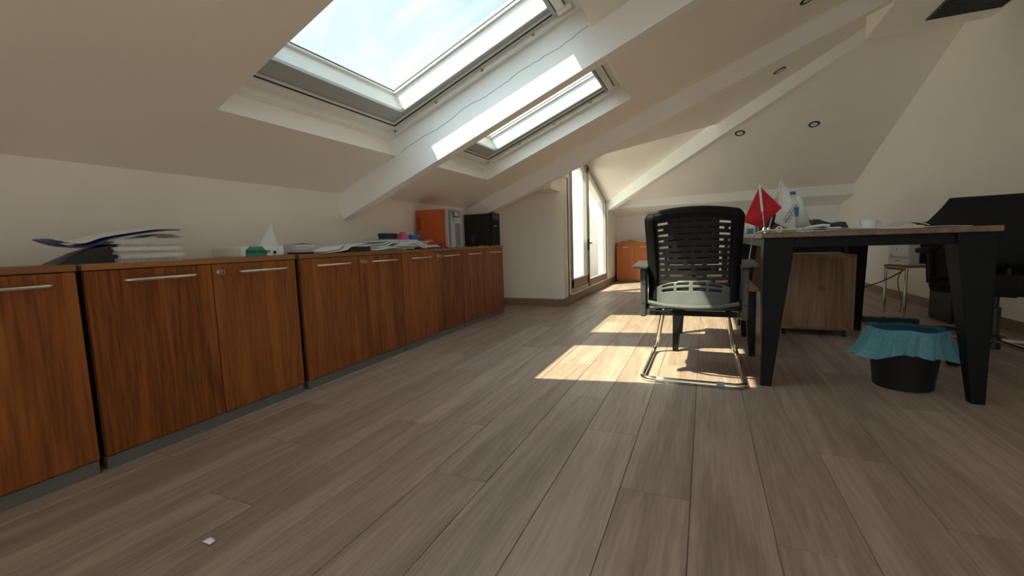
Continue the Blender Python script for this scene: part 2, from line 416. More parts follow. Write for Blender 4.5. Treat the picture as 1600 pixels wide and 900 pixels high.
# unseen back wall; its broad window is added to let in daylight
bw = MB()
wx0, wx1, wz0, wz1 = -1.5, 2.1, 0.06, 2.28
bw.box(-2.5, wx0, YB - .15, YB, -0.02, 3.2).box(wx1, 2.6, YB - .15, YB, -0.02, 3.2).box(wx0, wx1, YB - .15, YB, -0.02, wz0).box(wx0, wx1, YB - .15, YB, wz1, 3.2)
struct(bw.build('wall_back', 'plaster'), 'unseen plastered wall behind the viewer with a broad window added for daylight', 'wall')
wb = thing('added_window_4', 'unseen broad window added behind the viewer for more daylight', 'window', (0, YB - .07, 0), kind='structure')
fr = MB()
for x in (wx0, wx0 + .9, wx0 + 1.8, wx0 + 2.7, wx1 - .05): fr.box(x, x + .05, -.03, .03, wz0, wz1)
fr.box(wx0, wx1, -.03, .03, wz0, wz0 + .05).box(wx0, wx1, -.03, .03, wz1 - .05, wz1); fr.build('frame', 'pvc', wb)
MB().box(wx0 + .02, wx1 - .02, -.004, .004, wz0 + .02, wz1 - .02).build('pane', 'pane', wb)

# --- skirtings
def skirting(name, pts, label, h=.085, th=.014):
    b = MB()
    for (xa, ya), (xb, yb) in zip(pts[:-1], pts[1:]):
        d = Vector((xb - xa, yb - ya, 0)).normalized(); n = Vector((-d.y, d.x, 0)) * th
        b.prism([(xa, ya, 0), (xb, yb, 0), (xb + n.x, yb + n.y, 0), (xa + n.x, ya + n.y, 0)],
                [(xa, ya, h), (xb, yb, h), (xb + n.x * .5, yb + n.y * .5, h), (xa + n.x * .5, ya + n.y * .5, h)])
    return struct(b.build(name, 'skirting_wood'), label, 'skirting')
skirting('baseboard_return', [(-1.44, 4.745), (-1.635, 4.745)], 'wooden skirting along the short return wall')
skirting('baseboard_left', [(-1.635, 4.76), (-2.26, 4.76)], 'wooden skirting beside the end of the cabinet row')
skirting('baseboard_door', [(-1.44, YE), (-1.44, 4.735)], 'wooden skirting below the glazed terrace door', .095)
skirting('baseboard_right', [(rwx(4.26), 4.26), (rwx(YE), YE)], 'wooden skirting along the gable wall')
skirting('baseboard_pier', [(1.992, 3.94), (1.992, 4.258)], 'wooden skirting around the wall pier', .085, .01)
skirting('baseboard_far', [(rwx(YE), YE), (-1.44, YE)], 'wooden skirting along the far wall')

# --- sloping ceiling with skylight openings (local: x along slope, y, z normal)
WA0, WA1 = 0.525, 1.875
WY = [1.20, 2.472, -1.42, -2.70]      # near edges of the openings, the last two added for daylight
WYL = 1.114
AMAX = 3.95
acuts = [-0.16, WA0, WA1, AMAX]
ycuts = sorted([YB - .1, 4.16] + [v for y in WY for v in (y, y + WYL)])
cl = MB()
for i in range(3):
    for j in range(len(ycuts) - 1):
        if i == 1 and any(abs(ycuts[j] - y) < 1e-6 for y in WY): continue
        cl.box(acuts[i], acuts[i+1], ycuts[j], ycuts[j+1], 0, .11)
# join the grid cells into one watertight slab
lc = cl.build('ceiling', 'plaster', loc=(KX, 0, KZ), rot=(0, -TH, 0))
bm = bmesh.new(); bm.from_mesh(lc.data); bmesh.ops.remove_doubles(bm, verts=bm.verts, dist=1e-5)
seen = {}
for f in bm.faces: seen.setdefault(tuple(sorted(v.index for v in f.verts)), []).append(f)
bmesh.ops.delete(bm, geom=[f for fs in seen.values() if len(fs) > 1 for f in fs], context='FACES')
bm.to_mesh(lc.data); bm.free()
struct(lc, 'white plastered sloping ceiling pierced by skylights', 'ceiling')
# far part of the slope, cut along a diagonal towards the hip
def slab(name, xy, zf, up, mat='plaster'):
    return MB().prism([(x, y, zf(x, y)) for x, y in xy], [(x, y, zf(x, y) + up) for x, y in xy]).build(name, mat)
struct(slab('ceiling_slope_end', [(-1.48, 4.15), (1.42, 4.15), (1.42, 4.99), (0.15, 6.01)], lambda x, y: Lz(x), 0.9), 'triangular end of the sloping ceiling beside the hip beam', 'ceiling')
struct(slab('ceiling_alcove', [(-2.42, 4.15), (-1.43, 4.15), (-1.43, 4.95), (-2.42, 4.95)], lambda x, y: Lz(x), 0.12), 'short piece of sloping ceiling over the return wall', 'ceiling')
struct(slab('ceiling_dormer', [(-1.62, 4.1), (0.35, 4.1), (0.35, 5.84), (-1.44, 7.27), (-1.62, 7.40)], Tz, 0.08), 'plain dormer ceiling above the glazed door', 'ceiling')
struct(slab('ceiling_hip', [(-1.46, 7.74), (-1.46, 7.30), (1.35, 5.06), (1.35, 4.4), (2.12, 4.4), (2.12, 7.74)], Fz, 0.35), 'broad hipped ceiling with recessed downlights above the far desk', 'ceiling')
struct(MB().box(1.20, 2.40, YB - .1, 4.705, 2.319, 3.2).build('ceiling_bulkhead', 'plaster'), 'dropped flat ceiling box carrying the air vent', 'ceiling')
# --- beams
def slope_beam(name, y0, y1, d, label):
    return struct(MB().box(-0.05, 3.80, y0, y1, -d, .108).build(name, 'plaster_white', loc=(KX, 0, KZ), rot=(0, -TH, 0)), label, 'beam')
bm1 = slope_beam('trim_1', 2.311, 2.388, .168, 'white rafter beam between the two skylights')
random.seed(4)
ck = [(.56 + .0325 * k, 2.3108, .004 + .006 * math.sin(k * .5) + random.uniform(-.004, .004)) for k in range(41)]
MB().tube(ck, .0011, 5).build('plaster_crack', 'gasket', bm1)
slope_beam('trim_2', 4.07, 4.165, .145, 'white rafter beam between the far skylight and the glazed door')
PA, PB = Vector((-1.46, 7.243, 1.201)), Vector((1.30, 5.04, 2.432))
hd = (PB - PA).normalized(); hs = Vector((-(PB - PA).y, (PB - PA).x, 0)).normalized() * -0.10   # sideways, away from the slope
if hs.x < 0: hs = -hs
hp = [PA, PB, PB + hs, PA + hs]
struct(MB().prism([tuple(q) for q in hp], [(q.x, q.y, q.z + .55) for q in hp]).build('trim_3', 'plaster_white', bevel=.004), 'white hip beam running up from the far left corner', 'beam')
struct(MB().prism([(-1.46, 7.479, 1.25), (-1.46, 8.2, 1.12), (-1.46, 8.2, 1.8), (-1.46, 7.479, 1.42)],
                  [(1.95, 7.479, 1.25), (1.95, 8.2, 1.12), (1.95, 8.2, 1.8), (1.95, 7.479, 1.42)]).build('trim_4', 'plaster_white'), 'white ring beam along the top of the far wall', 'beam')
struct(MB().box(-1.68, -1.475, 4.45, 4.77, 1.285, 1.75).build('trim_5', 'plaster', bevel=.004), 'stub of a lintel under the rafter beam above the return wall', 'beam')

# --- skylights
def skylight(name, yn, label):
    root = thing(name, label, 'skylight', (KX + CT * WA0, yn, KZ + ST * WA0), (0, -TH, 0), kind='structure')
    ox, oy = WA0, 0.0                    # local x = a - WA0, local y = y - yn
    def r(a0, a1, b0, b1): return (a0 - ox, a1 - ox, b0, b1)
    MB().ring(r(.46, 1.94, -.07, 1.184), r(.565, 1.84, .045, 1.075), .104, .155).build('outer_frame', 'pvc', root, bevel=.004)
    MB().ring(r(.46, 1.94, -.07, 1.184), r(.635, 1.80, .075, 1.045), .135, .20).build('inner_frame', 'pvc', root, bevel=.003)
    MB().ring(r(.630, 1.804, .070, 1.050), r(.634, 1.800, .074, 1.046), .128, .137).build('gasket', 'gasket', root)
    MB().ring(r(.64, 1.795, .078, 1.042), r(.735, 1.725, .085, 1.004), .150, .165).build('sash_face', 'shade_rail_grey', root, bevel=.003)  # grey colour stands in for the unlit underside of the sash
    MB().ring(r(.44, 1.96, -.09, 1.204), r(.735, 1.725, .085, 1.004), .165, .305).build('sash', 'pvc', root, bevel=.004)
    MB().ring(r(.735, 1.725, .085, 1.004), r(.748, 1.712, .098, .991), .262, .275).build('glazing_bead', 'pvc', root)
    MB().ring(r(.747, 1.713, .097, .992), r(.751, 1.709, .101, .988), .276, .281).build('seal', 'gasket', root)
    MB().box(.72 - ox, 1.74 - ox, .07, 1.02, .284, .290).build('pane', 'pane', root)
    b = MB().box(1.755 - ox, 1.80 - ox, .07, 1.05, .105, .135); b.build('vent_flap', 'pvc', root, bevel=.006)
    MB().box(1.728 - ox, 1.748 - ox, .07, 1.05, .120, .150).build('blind_rail', 'shade_rail_grey', root, bevel=.003)
    for yy in (.10, 1.0): MB().box(1.752 - ox, 1.83 - ox, yy, yy + .03, .095, .112).build('hinge_cover', 'pvc', root, bevel=.004)
    for k in range(4): MB().box(.60 + .33 * k - ox, .615 + .33 * k - ox, 1.070, 1.078, .112, .122).build('frame_clip', 'grey_plastic', root)
    return root
skylight('window_1', WY[0], 'large roof window beside the rafter beam, sky and clouds showing through it')
skylight('window_2', WY[1], 'roof window half hidden by the rafter beam, further along the slope')
skylight('added_window_5', WY[2], 'unseen roof window added behind the viewer for more daylight, nearer one')  # out of view, added to brighten the room
skylight('added_window_6', WY[3], 'unseen roof window added behind the viewer for more daylight, furthest back')  # also an added opening, never in view

# --- glazed terrace door (plane x = -1.48)
DX0, DX1 = -1.515, -1.465
dr = thing('door_1', 'grey framed glazed terrace door with a slanted top beside the far left corner', 'glazed door', (DX0, 5.0, 0.10), kind='structure')
def D(mb, name, mat, par=dr, **k):
    mb.v = [(x - DX0, y - 5.0, z - 0.10) for x, y, z in mb.v]
    return mb.build(name, mat, par, **k)
def post(y0, y1, z0, x0=DX0, x1=DX1, up=.02): 
    return MB().prism([(x0, y0, z0), (x1, y0, z0), (x1, y1, z0), (x0, y1, z0)], [(x, y, Tz(x, y) + up) for x, y in ((x0, y0), (x1, y0), (x1, y1), (x0, y1))])
def rail(y0, y1, z0a, z1a, slopeup=False, x0=DX0, x1=DX1):
    if not slopeup: return MB().box(x0, x1, y0, y1, z0a, z1a)
    return MB().prism([(x0, y0, Tz(x0, y0) - z0a), (x1, y0, Tz(x1, y0) - z0a), (x1, y1, Tz(x1, y1) - z0a), (x0, y1, Tz(x0, y1) - z0a)],
                      [(x0, y0, Tz(x0, y0) + z1a), (x1, y0, Tz(x1, y0) + z1a), (x1, y1, Tz(x1, y1) + z1a), (x0, y1, Tz(x0, y1) + z1a)])
D(post(5.0, 5.09, .10), 'jamb', 'alu_frame', bevel=.003)
D(post(7.15, 7.23, .10), 'jamb', 'alu_frame', bevel=.003)
D(post(5.97, 6.06, .10), 'mullion', 'alu_frame', bevel=.003)
D(rail(5.0, 7.23, .055, .02, True), 'head', 'alu_frame', bevel=.003)
D(rail(5.0, 7.23, .10, .155), 'threshold', 'alu_frame', bevel=.003)
lf = D(rail(5.10, 5.965, .165, .27, x0=-1.51, x1=-1.455), 'bottom_rail', 'door_panel', bevel=.004)
D(post(5.10, 5.19, .16, -1.51, -1.455, -.07), 'stile', 'alu_frame', bevel=.004)
D(post(5.88, 5.965, .16, -1.51, -1.455, -.07), 'stile', 'alu_frame', bevel=.004)
D(rail(5.10, 5.965, .14, -.06, True, -1.51, -1.455), 'top_rail', 'alu_frame', bevel=.004)
D(rail(6.06, 7.16, .155, .20), 'bottom_rail', 'alu_frame', bevel=.003)
def pane(y0, y1, z0, x):
    return MB().prism([(x, y0, z0), (x + .006, y0, z0), (x + .006, y1, z0), (x, y1, z0)],
                      [(x, y0, Tz(x, y0) - .05), (x + .006, y0, Tz(x, y0) - .05), (x + .006, y1, Tz(x, y1) - .05), (x, y1, Tz(x, y1) - .05)])
D(pane(5.17, 5.90, .25, -1.486), 'pane', 'pane'); D(pane(6.04, 7.17, .18, -1.492), 'pane', 'pane')
hb = MB().box(-1.457, -1.440, 5.905, 5.945, .60, .76); hb = D(hb, 'handle_plate', 'black_plastic', bevel=.004)
D(MB().tube([(-1.445, 5.925, .70), (-1.405, 5.925, .70), (-1.40, 5.90, .70), (-1.40, 5.80, .70)], .009, 8), 'lever', 'black_plastic', smooth=True)
# --- terrace outside
struct(MB().box(-5.2, -1.60, 3.5, 9.6, -0.14, -0.02).build('terrace_floor', 'terrace'), 'pale terrace floor outside the glazed door', 'terrace')
struct(MB().box(-4.0, -1.60, 8.30, 8.50, -0.1, 2.2).build('terrace_wall_far', 'facade'), 'sunlit white wall at the end of the terrace', 'wall')
struct(MB().box(-4.2, -4.0, 3.6, 8.5, -0.1, 0.75).build('terrace_parapet', 'facade'), 'white parapet along the terrace edge', 'wall')
struct(MB().box(-2.35, -2.05, 7.75, 8.32, -0.1, 1.42).build('terrace_pier', 'facade'), 'low white pier against the terrace end wall', 'wall')

# --- downlights and vent
def downlight(p, n, label):
    q = Vector(n).normalized().to_track_quat('Z', 'Y').to_euler()
    r = thing('downlight', label, 'downlight', p, q)
    MB().lathe([(.036, .010), (.036, -.004), (.040, -.007), (.054, -.005), (.056, 0.0), (.056, .010)], 32).build('trim_ring', 'lamp_ring', r, smooth=True)
    MB().lathe([(.0365, -.001), (.0365, -.004), (.0, -.0045)][:2], 32).build('diffuser', 'lamp_disc', r, smooth=True)
    return r
nL = (-ST, 0, CT); nF = (-.007, .428, 1)
def onL(x, y): return (x, y, Lz(x))
def onF(x, y): return (x, y, Fz(x, y))
downlight(onL(.629, 5.015), nL, 'round downlight with dark ring between the two beams')
downlight(onL(.608, 3.605), nL, 'round downlight with dark ring on the slope near the bulkhead')
downlight(onF(.372, 6.121), nF, 'round downlight on the hipped ceiling right beside the hip beam')
downlight(onF(1.123, 6.123), nF, 'round downlight on the hipped ceiling nearer the gable wall')
vt = thing('air_vent', 'dark rectangular air vent in the dropped ceiling box', 'air vent', (1.515, 4.10, 2.319))
MB().ring((0, .43, 0, .41), (.012, .418, .012, .398), -.008, .004).build('frame', 'vent_dark', vt)
MB().box(.01, .42, .01, .40, -.003, .004).build('grille', 'vent_dark', vt)
for k in range(12): MB().box(.012, .418, .03 + k * .031, .036 + k * .031, -.007, -.001).build('slat', 'vent_dark', vt)

# ================================================================== CABINETS
CR = -math.atan(0.0236)                          # the row is not quite parallel to the wall
def cfx(y): return -1.868 - 0.0236 * (y - 0.498)
def cabinet(y0, y1, keyed, label, gap=0.0):
    W = y1 - y0
    root = thing('low_cabinet', label, 'cabinet', (cfx(y0), y0, 0), (0, 0, -CR * -1 if False else math.atan(0.0236)), group='wooden cabinets along the knee wall')
    dp = .300
    b = MB().box(-dp, -.020, 0.002, .020, .046, .688).box(-dp, -.020, W - .020, W - .002, .046, .688).box(-dp, -dp + .01, .02, W - .02, .046, .688).box(-dp + .01, -.022, .02, W - .02, .046, .064)
    b.build('body', 'dark_gap', root)
    MB().box(-dp, .002, 0, W, .689, .711).build('top_panel', 'cabinet_top', root, bevel=.0015)
    MB().box(-.040, -.006, .004, W - .004, 0, .045).build('plinth', 'plinth', root, bevel=.001)
    h = W / 2
    for k, (a, c) in enumerate(((.003, h - .002), (h + .002, W - .003))):
        d = MB().box(-.019, 0, a, c, .049, .686).build('door', 'cabinet_wood', root, bevel=.0012)
        mid = (a + c) / 2 + (.02 if k == 0 else .03); hl = .118
        hp_ = [(.001, mid - hl, .648), (.016, mid - hl + .004, .648), (.022, mid - hl + .014, .648), (.022, mid + hl - .014, .648), (.016, mid + hl - .004, .648), (.001, mid + hl, .648)]
        MB().tube(hp_, .0055, 10).build('handle', 'handle_metal', d, smooth=True, ang=60)
        if k == 1 and keyed:
            MB().lathe([(.0085, 0), (.0085, .006), (.007, .007)], 16, (0, a + .022, .652), 'X').build('lock', 'key_metal', d, smooth=True)
            MB().box(.006, .026, a + .0212, a + .0228, .640, .664).lathe([(.012, -.001), (.012, .001)], 14, (.034, a + .022, .650), 'Y').build('key', 'key_metal', d)
    return root
cabinet(-.115, .742, False, 'wooden cabinet at the near end of the row, only its last door in view')
cabinet(.757, 1.598, True, 'wooden two-door cabinet under the tall pile of paper bundles')
cabinet(1.622, 2.476, True, 'wooden two-door cabinet under the spread of loose sheets')
cabinet(2.481, 3.338, True, 'wooden two-door cabinet under the orange power unit')
cabinet(3.343, 4.230, False, 'wooden two-door cabinet at the end of the row under the black computer')
CT_Z = 0.711
def cx(y, d): return cfx(y) - d

# ------------------------------------------------ papers on the cabinets
def sheets(name, mat, fn, label, cat, th=.0025, nu=14, nv=8, loc=(0, 0, 0), rot=(0, 0, 0), group=None, parent=None):
    o = MB().grid(fn, nu, nv).build(name, mat, parent, smooth=True, solid=th, loc=loc, rot=rot, ang=180)
    if parent is None: tag(o, label, cat, group)
    return o
HF = {}; HC = 0.006
def hf_set(x, y, z_, r=.009):
    n = int(r / HC) + 1; i0, j0 = round(x / HC), round(y / HC)
    for i in range(i0 - n, i0 + n + 1):
        for j in range(j0 - n, j0 + n + 1):
            if HF.get((i, j), CT_Z) < z_: HF[(i, j)] = z_
def hf_max(x, y, r=.006):
    n = int(r / HC) + 1; i0, j0 = round(x / HC), round(y / HC)
    return max(HF.get((i, j), CT_Z) for i in range(i0 - n, i0 + n + 1) for j in range(j0 - n, j0 + n + 1))
def hf_box(x0, x1, y0, y1, top):
    for i in range(round(x0 / HC), round(x1 / HC) + 1):
        for j in range(round(y0 / HC), round(y1 / HC) + 1):
            if HF.get((i, j), CT_Z) < top: HF[(i, j)] = top
def hf_top(x0, x1, y0, y1):
    return max(HF.get((i, j), CT_Z) for i in range(round(x0 / HC), round(x1 / HC) + 1) for j in range(round(y0 / HC), round(y1 / HC) + 1))
def drape(name, mat, fn, label, cat, th=.0025, nu=40, nv=18, group=None):
    P = [[list(fn(a / nu, b / nv)) for b in range(nv + 1)] for a in range(nu + 1)]
    for row in P:
        for q in row: q[2] = max(q[2], hf_max(q[0], q[1]) + th / 2 + .0008)
    for it in range(24):                       # stiff paper: no steep steps, softened folds
        for a in range(nu + 1):
            for b in range(nv + 1):
                q = P[a][b]; nb = [P[a2][b2] for a2, b2 in ((a-1, b), (a+1, b), (a, b-1), (a, b+1)) if 0 <= a2 <= nu and 0 <= b2 <= nv]
                lo = max(n_[2] - .7 * math.hypot(n_[0] - q[0], n_[1] - q[1]) for n_ in nb)
                q[2] = max(q[2], lo, (sum(n_[2] for n_ in nb) / len(nb)) if it > 18 else -1)
    for row in P:
        for q in row: hf_set(q[0], q[1], q[2] + th / 2)
    o = MB().grid(lambda u, v: P[round(u * nu)][round(v * nv)], nu, nv).build(name, mat, None, smooth=True, solid=th, ang=180)
    return tag(o, label, cat, group)
z = CT_Z
bund = ['lowest', 'second lowest', 'third', 'fourth', 'fifth', 'topmost']
for k in range(6):
    th = .0145 - .0006 * k; dy = random.uniform(-.008, .008); dxx = random.uniform(-.006, .006)
    b = MB()
    for j in range(5):
        jx, jy = random.uniform(-.004, .004), random.uniform(-.004, .004)
        b.box(-.19 + jx, jx, jy, .21 + jy, j * th / 5, (j + .86) * th / 5)
    o = b.build('paper_bundle', 'paper' if k % 2 else 'paper_edge', loc=(cx(.9, .035) + dxx, .878 + dy, z), rot=(0, 0, random.uniform(-.03, .03)))
    tag(o, 'bundle of stapled sheets, %s of the pile on the near cabinets' % bund[k], 'paper bundle', 'paper bundles piled on the cabinet')
    z += th
hf_box(cx(.9, .035) - .205, cx(.9, .035) + .010, .868, 1.100, z)
# black document wallet leaning out of the pile, blue folder and sheet on top
tag(MB().prism([(0, 0, 0), (0, .17, 0), (0, .17, .066), (0, .085, .045)], [(-.16, .02, 0), (-.16, .17, 0), (-.16, .17, .066), (-.16, .10, .04)]).build('document_wallet', 'dark_folder', loc=(cx(.72, .06), .715, CT_Z)), 'dark document wallet propped against the near side of the paper pile', 'folder')
for k in range(18):
    yy_ = .80 + .085 * k / 17
    hf_box(cx(.72, .06) - .16, cx(.72, .06), yy_, yy_ + .006, CT_Z + .045 + .021 * k / 17)
hf_box(cx(.72, .06) - .16, cx(.72, .06), .76, .80, CT_Z + .046)
def fold(u, v):
    y = .70 + .385 * u
    zz = .790 - .030 * math.sin(min(u / .38, 1) * math.pi) * .9 + (.045 * max(0, (u - .38) / .62) ** .8 if u > .38 else 0) - .006 * max(0, (u - .85) / .15)
    return (cx(.9, .03) - .17 * v, y + .02 * v, zz + .008 * v)
drape('curled_sheet', 'paper', lambda u, v: (cx(1.05, .05) - .16 * v, .985 + .13 * u, .796 + .026 * math.sin(u * 2.6) - .012 * u), 'curled white sheet at the far edge of the paper pile', 'paper', .002, 16, 18)
drape('blue_folder', 'blue_folder', fold, 'thin blue folder bent over the top of the paper pile', 'folder', .004, 40, 18)
drape('loose_sheet', 'paper', lambda u, v: (lambda q: (q[0] - .008, q[1] + .03 - .04 * v, q[2]))(fold(u * .95 + .05, v)), 'loose white sheet lying on the blue folder', 'paper', .002, 40, 18)

# paper ream with green wrapper
rm = thing('paper_ream', 'opened ream of paper in a white wrapper with a green print', 'paper ream', (cx(1.35, .05), 1.352, CT_Z), (0, 0, math.atan(.0236)))
MB().box(-.20, 0, 0, .225, 0, .047).build('wrapper', 'paper', rm, bevel=.004)
MB().prism([(.0008, .018, .001), (.0008, .125, .001), (.0008, .132, .018), (.0008, .105, .0465), (.0008, .04, .0465), (.0008, .02, .03)],
           [(-.002, .018, .001), (-.002, .125, .001), (-.002, .132, .018), (-.002, .105, .0465), (-.002, .04, .0465), (-.002, .02, .03)]).build('green_print', 'green_wrap', rm)
text('lettering', 'INN', .026, 'ink_dark', rm, (.0014, .045, .022), (R(90), 0, R(90)), sx=1.1)
text('lettering', 'mesuny', .022, 'ink_dark', rm, (.0014, .112, .024), (R(90), 0, R(90)), sx=1.05)
MB().lathe([(.009, .0005), (.009, .0016)], 20, (0, .172, .016), 'X').build('blue_dot', 'ink_blue', rm)
MB().grid(lambda u, v: (-.006 - .15 * v * (1 - u) ** 1.2 - .012 * v, .228 - .050 * math.sin(u * 1.55) - .05 * v * (1 - u), .004 + .152 * u ** 1.15), 14, 6).build('torn_flap', 'paper', rm, smooth=True, solid=.002, ang=180)
MB().grid(lambda u, v: (-.005 - .18 * v, .222 + .040 * u, .034 * (1 - u) ** 2 + .002), 10, 4).build('loose_wrapper_tail', 'paper', rm, smooth=True, solid=.002, ang=180)
tag(MB().box(-.16, -.02, 0, .150, 0, .012).build('tablet_folder', 'dark_folder', loc=(cx(1.6, .04), 1.624, CT_Z), bevel=.003), 'dark flat folder under the short stack of white sheets', 'folder')
b = MB()
for k in range(10): b.box(-.15 + random.uniform(-.006, .006), random.uniform(-.006, .006), random.uniform(-.006, .006), .135 + random.uniform(-.006, .006), k * .0036, k * .0036 + .0031)
tag(b.build('sheet_stack', 'paper_bluish', loc=(cx(1.6, .05), 1.640, CT_Z + .012), rot=(0, 0, .05)), 'short stack of bluish white sheets next to the ream', 'paper')
hf_box(cx(1.6, .05) - .16, cx(1.6, .05) + .004, 1.632, 1.785, CT_Z + .048)
drape('top_sheet', 'paper', lambda u, v: (cx(1.6, .05) - .155 * v, 1.632 + .150 * u, CT_Z + .050 + .010 * math.sin(2.4 * u + .4) * (1 - .3 * v)), 'single creased sheet on the short stack', 'paper', .002, 18, 18)
def mess(y0, ln, zfun, x0=.02, wd=.21, skew=0.0):
    return lambda u, v: (cx(y0, x0) - wd * v + .012 * math.sin(7 * u + 2 * v), y0 + ln * u + skew * v, zfun(u, v))
tag(MB().box(-.18, -.02, 0, .20, 0, .034).build('black_binder', 'dark_folder', loc=(cx(2.05, .03), 2.02, CT_Z), bevel=.004), 'black binder under the loose newspapers', 'binder')
hf_box(cx(2.05, .03) - .18, cx(2.05, .03) - .02, 2.02, 2.22, CT_Z + .034)
drape('open_newspaper', 'paper_bluish', mess(1.825, .36, lambda u, v: CT_Z + .003 + .036 * u ** 1.5 + .006 * math.sin(6 * u + 3 * v) * u), 'open white newspaper sloping up over other papers', 'paper', .003, 40, 20)
drape('newspaper_sheet', 'paper', mess(1.840, .345, lambda u, v: CT_Z + .008 + .040 * u ** 1.3 + .004 * math.sin(8 * u), .06, .16), 'upper loose sheet sloping over the open newspaper', 'paper', .002, 40, 18)
for k in range(3):
    tag(MB().box(-.17, 0, 0, .25 - .02 * k, 0, .010).build('magazine', ['dark_folder', 'newsprint', 'paper_edge'][k], loc=(cx(2.8, .03 + .012 * k), 2.815 + .02 * k, CT_Z + .0100 * k), rot=(0, 0, .04 * k), bevel=.002), 'thin magazine, %s under the red box' % ['bottom one', 'middle one', 'top one'][k], 'magazine')
hf_box(cx(2.8, .03) - .20, cx(2.8, .03) + .004, 2.812, 3.075, CT_Z + .030)
tag(MB().box(-.12, 0, 0, .19, 0, .022).build('red_box', 'red_box', loc=(cx(2.9, .07), 2.930, CT_Z + .0300), bevel=.003), 'flat red box in front of the orange power unit', 'box')
hf_box(cx(2.9, .07) - .12, cx(2.9, .07), 2.930, 3.120, CT_Z + .052)
for k in range(2):
    drape('folded_newspaper', 'newsprint' if k % 2 else 'paper', mess(2.235 + .05 * k, .40, lambda u, v, k=k: CT_Z + (.010 + .010 * k) * min(1, .25 + 1.6 * u) + .005 * math.sin(5 * u + k) + .004, .015 + .012 * k, .20, .03),
          'folded newspaper, %s in the rumpled heap by the orange unit' % ['bottom', 'second'][k], 'newspaper', .006, 40, 20, group='rumpled newspapers on the cabinets')
for k in range(3):
    drape('folded_newspaper', 'newsprint' if k == 1 else 'paper', mess(2.46 + .02 * k, .32, lambda u, v, k=k: CT_Z + .004 + .009 * k + (.026 * math.sin(math.pi * min(1, u * 1.1))) + .003 * math.sin(9 * u + k), .0 + .01 * k, .20),
          'arched newspaper, %s in front of the orange unit' % ['lowest', 'middle', 'upper'][k], 'newspaper', .005, 36, 20, group='rumpled newspapers on the cabinets')
for k in range(3):
    drape('folded_newspaper', 'newsprint' if k == 1 else 'paper', mess(2.30 + .03 * k, .40 + .075 * k, lambda u, v, k=k: CT_Z + (.050 + .008 * k) * min(1, .2 + 2.2 * u) - .020 * max(0, u - .55) / .45 + .004 * math.sin(6 * u + k), .045 + .012 * k, .19, .03),
          'folded newspaper, %s in the rumpled heap by the orange unit' % ['middle', 'fourth', 'top'][k], 'newspaper', .006, 48, 20, group='rumpled newspapers on the cabinets')
pk = MB().lathe([(.0, 0), (.026, .0), (.030, .006), (.030, .013), (.026, .018), (.0, .018)], 20)
tag(pk.build('tape_roll', 'peach', loc=(cx(2.9, .10), 2.985, hf_top(cx(2.9, .13), cx(2.9, .07), 2.957, 3.013)), smooth=True), 'small peach coloured roll on the red box', 'roll')
def rest(y0, y1, d0, d1): return hf_top(cx((y0 + y1) / 2, d1), cx((y0 + y1) / 2, d0), y0, y1) - .003
hpn = thing('hole_punch', 'dark navy hole punch on top of the newspapers', 'hole punch', (cx(2.5, .12), 2.46, rest(2.46, 2.61, .12, .20)))
MB().box(-.08, 0, 0, .15, 0, .012).build('base', 'grey_plastic', hpn, bevel=.002)
MB().prism([(0, .01, .011), (0, .135, .010), (0, .150, .042), (0, .135, .052), (0, .0, .052), (0, -.005, .044)], [(-.06, .01, .011), (-.06, .135, .010), (-.06, .150, .042), (-.06, .135, .052), (-.06, .0, .052), (-.06, -.005, .044)]).build('lever', 'navy', hpn, bevel=.004)
random.seed(3)
def blob(u, v):
    t_, f_ = u * 2 * math.pi, v
    r = .062 * (1 - .75 * f_ ** 1.5) * (1 + .12 * math.sin(3 * t_ + 4 * f_) + .08 * math.sin(7 * t_))
    return (r * .7 * math.cos(t_), r * math.sin(t_), .060 * f_ + .004 * math.sin(5 * t_) * f_)
tag(MB().grid(blob, 28, 8).build('pink_bag', 'pink_plastic', loc=(cx(2.68, .14), 2.690, rest(2.65, 2.73, .11, .17)), smooth=True, ang=60), 'crumpled pink plastic bag on the newspapers', 'bag')
tag(MB().lathe([(.0, -.055), (.018, -.055), (.021, -.050), (.021, .050), (.018, .055), (.0, .055)], 20, axis='Y').build('blue_canister', 'blue_plastic', loc=(cx(2.82, .13), 2.825, rest(2.775, 2.875, .115, .145) + .021), smooth=True), 'small blue cylinder lying on the newspapers', 'canister')

# ------------------------------------------------ power unit and computer
up = thing('power_unit', 'orange metal power supply unit with a grey front panel on the cabinets', 'power unit', (cx(3.135, .012), 3.135, CT_Z), (0, 0, math.atan(.0236)))
MB().box(-.305, -.022, 0, .248, .006, .322).build('case', 'orange_metal', up, bevel=.003)
fp = MB().box(-.022, 0, -.001, .249, .004, .326).build('front_panel', 'ups_grey', up, bevel=.003)
MB().box(-.001, .0015, .018, .045, .012, .318).build('side_strip', 'ups_dark', fp)
MB().prism([(.0005, .055, .318), (.0005, .085, .318), (.0005, .120, .215), (.0005, .105, .215)], [(.002, .055, .318), (.002, .085, .318), (.002, .120, .215), (.002, .105, .215)]).build('slant_strip', 'ups_dark', fp)
MB().box(0, .0015, .125, .215, .012, .205).build('grille', 'ups_dark', fp)
MB().box(0, .003, .098, .205, .255, .308).build('display_bezel', 'screen_dark', fp, bevel=.001)
MB().box(.003, .0036, .115, .188, .266, .300).build('display', 'ups_grey', fp)
MB().box(0, .0015, .052, .058, .012, .300).build('groove', 'ups_dark', fp)
MB().box(0, .0015, .238, .243, .012, .318).build('groove', 'ups_dark', fp)
for k in range(9): MB().box(-.295, -.262, -.0015, .001, .16 + k * .012, .166 + k * .012).build('vent_slot', 'screen_dark', up)
for yy in (.02, .2):
    for xx in (-.28, -.05): MB().box(xx, xx + .02, yy, yy + .02, 0, .006).build('foot', 'black_plastic', up)
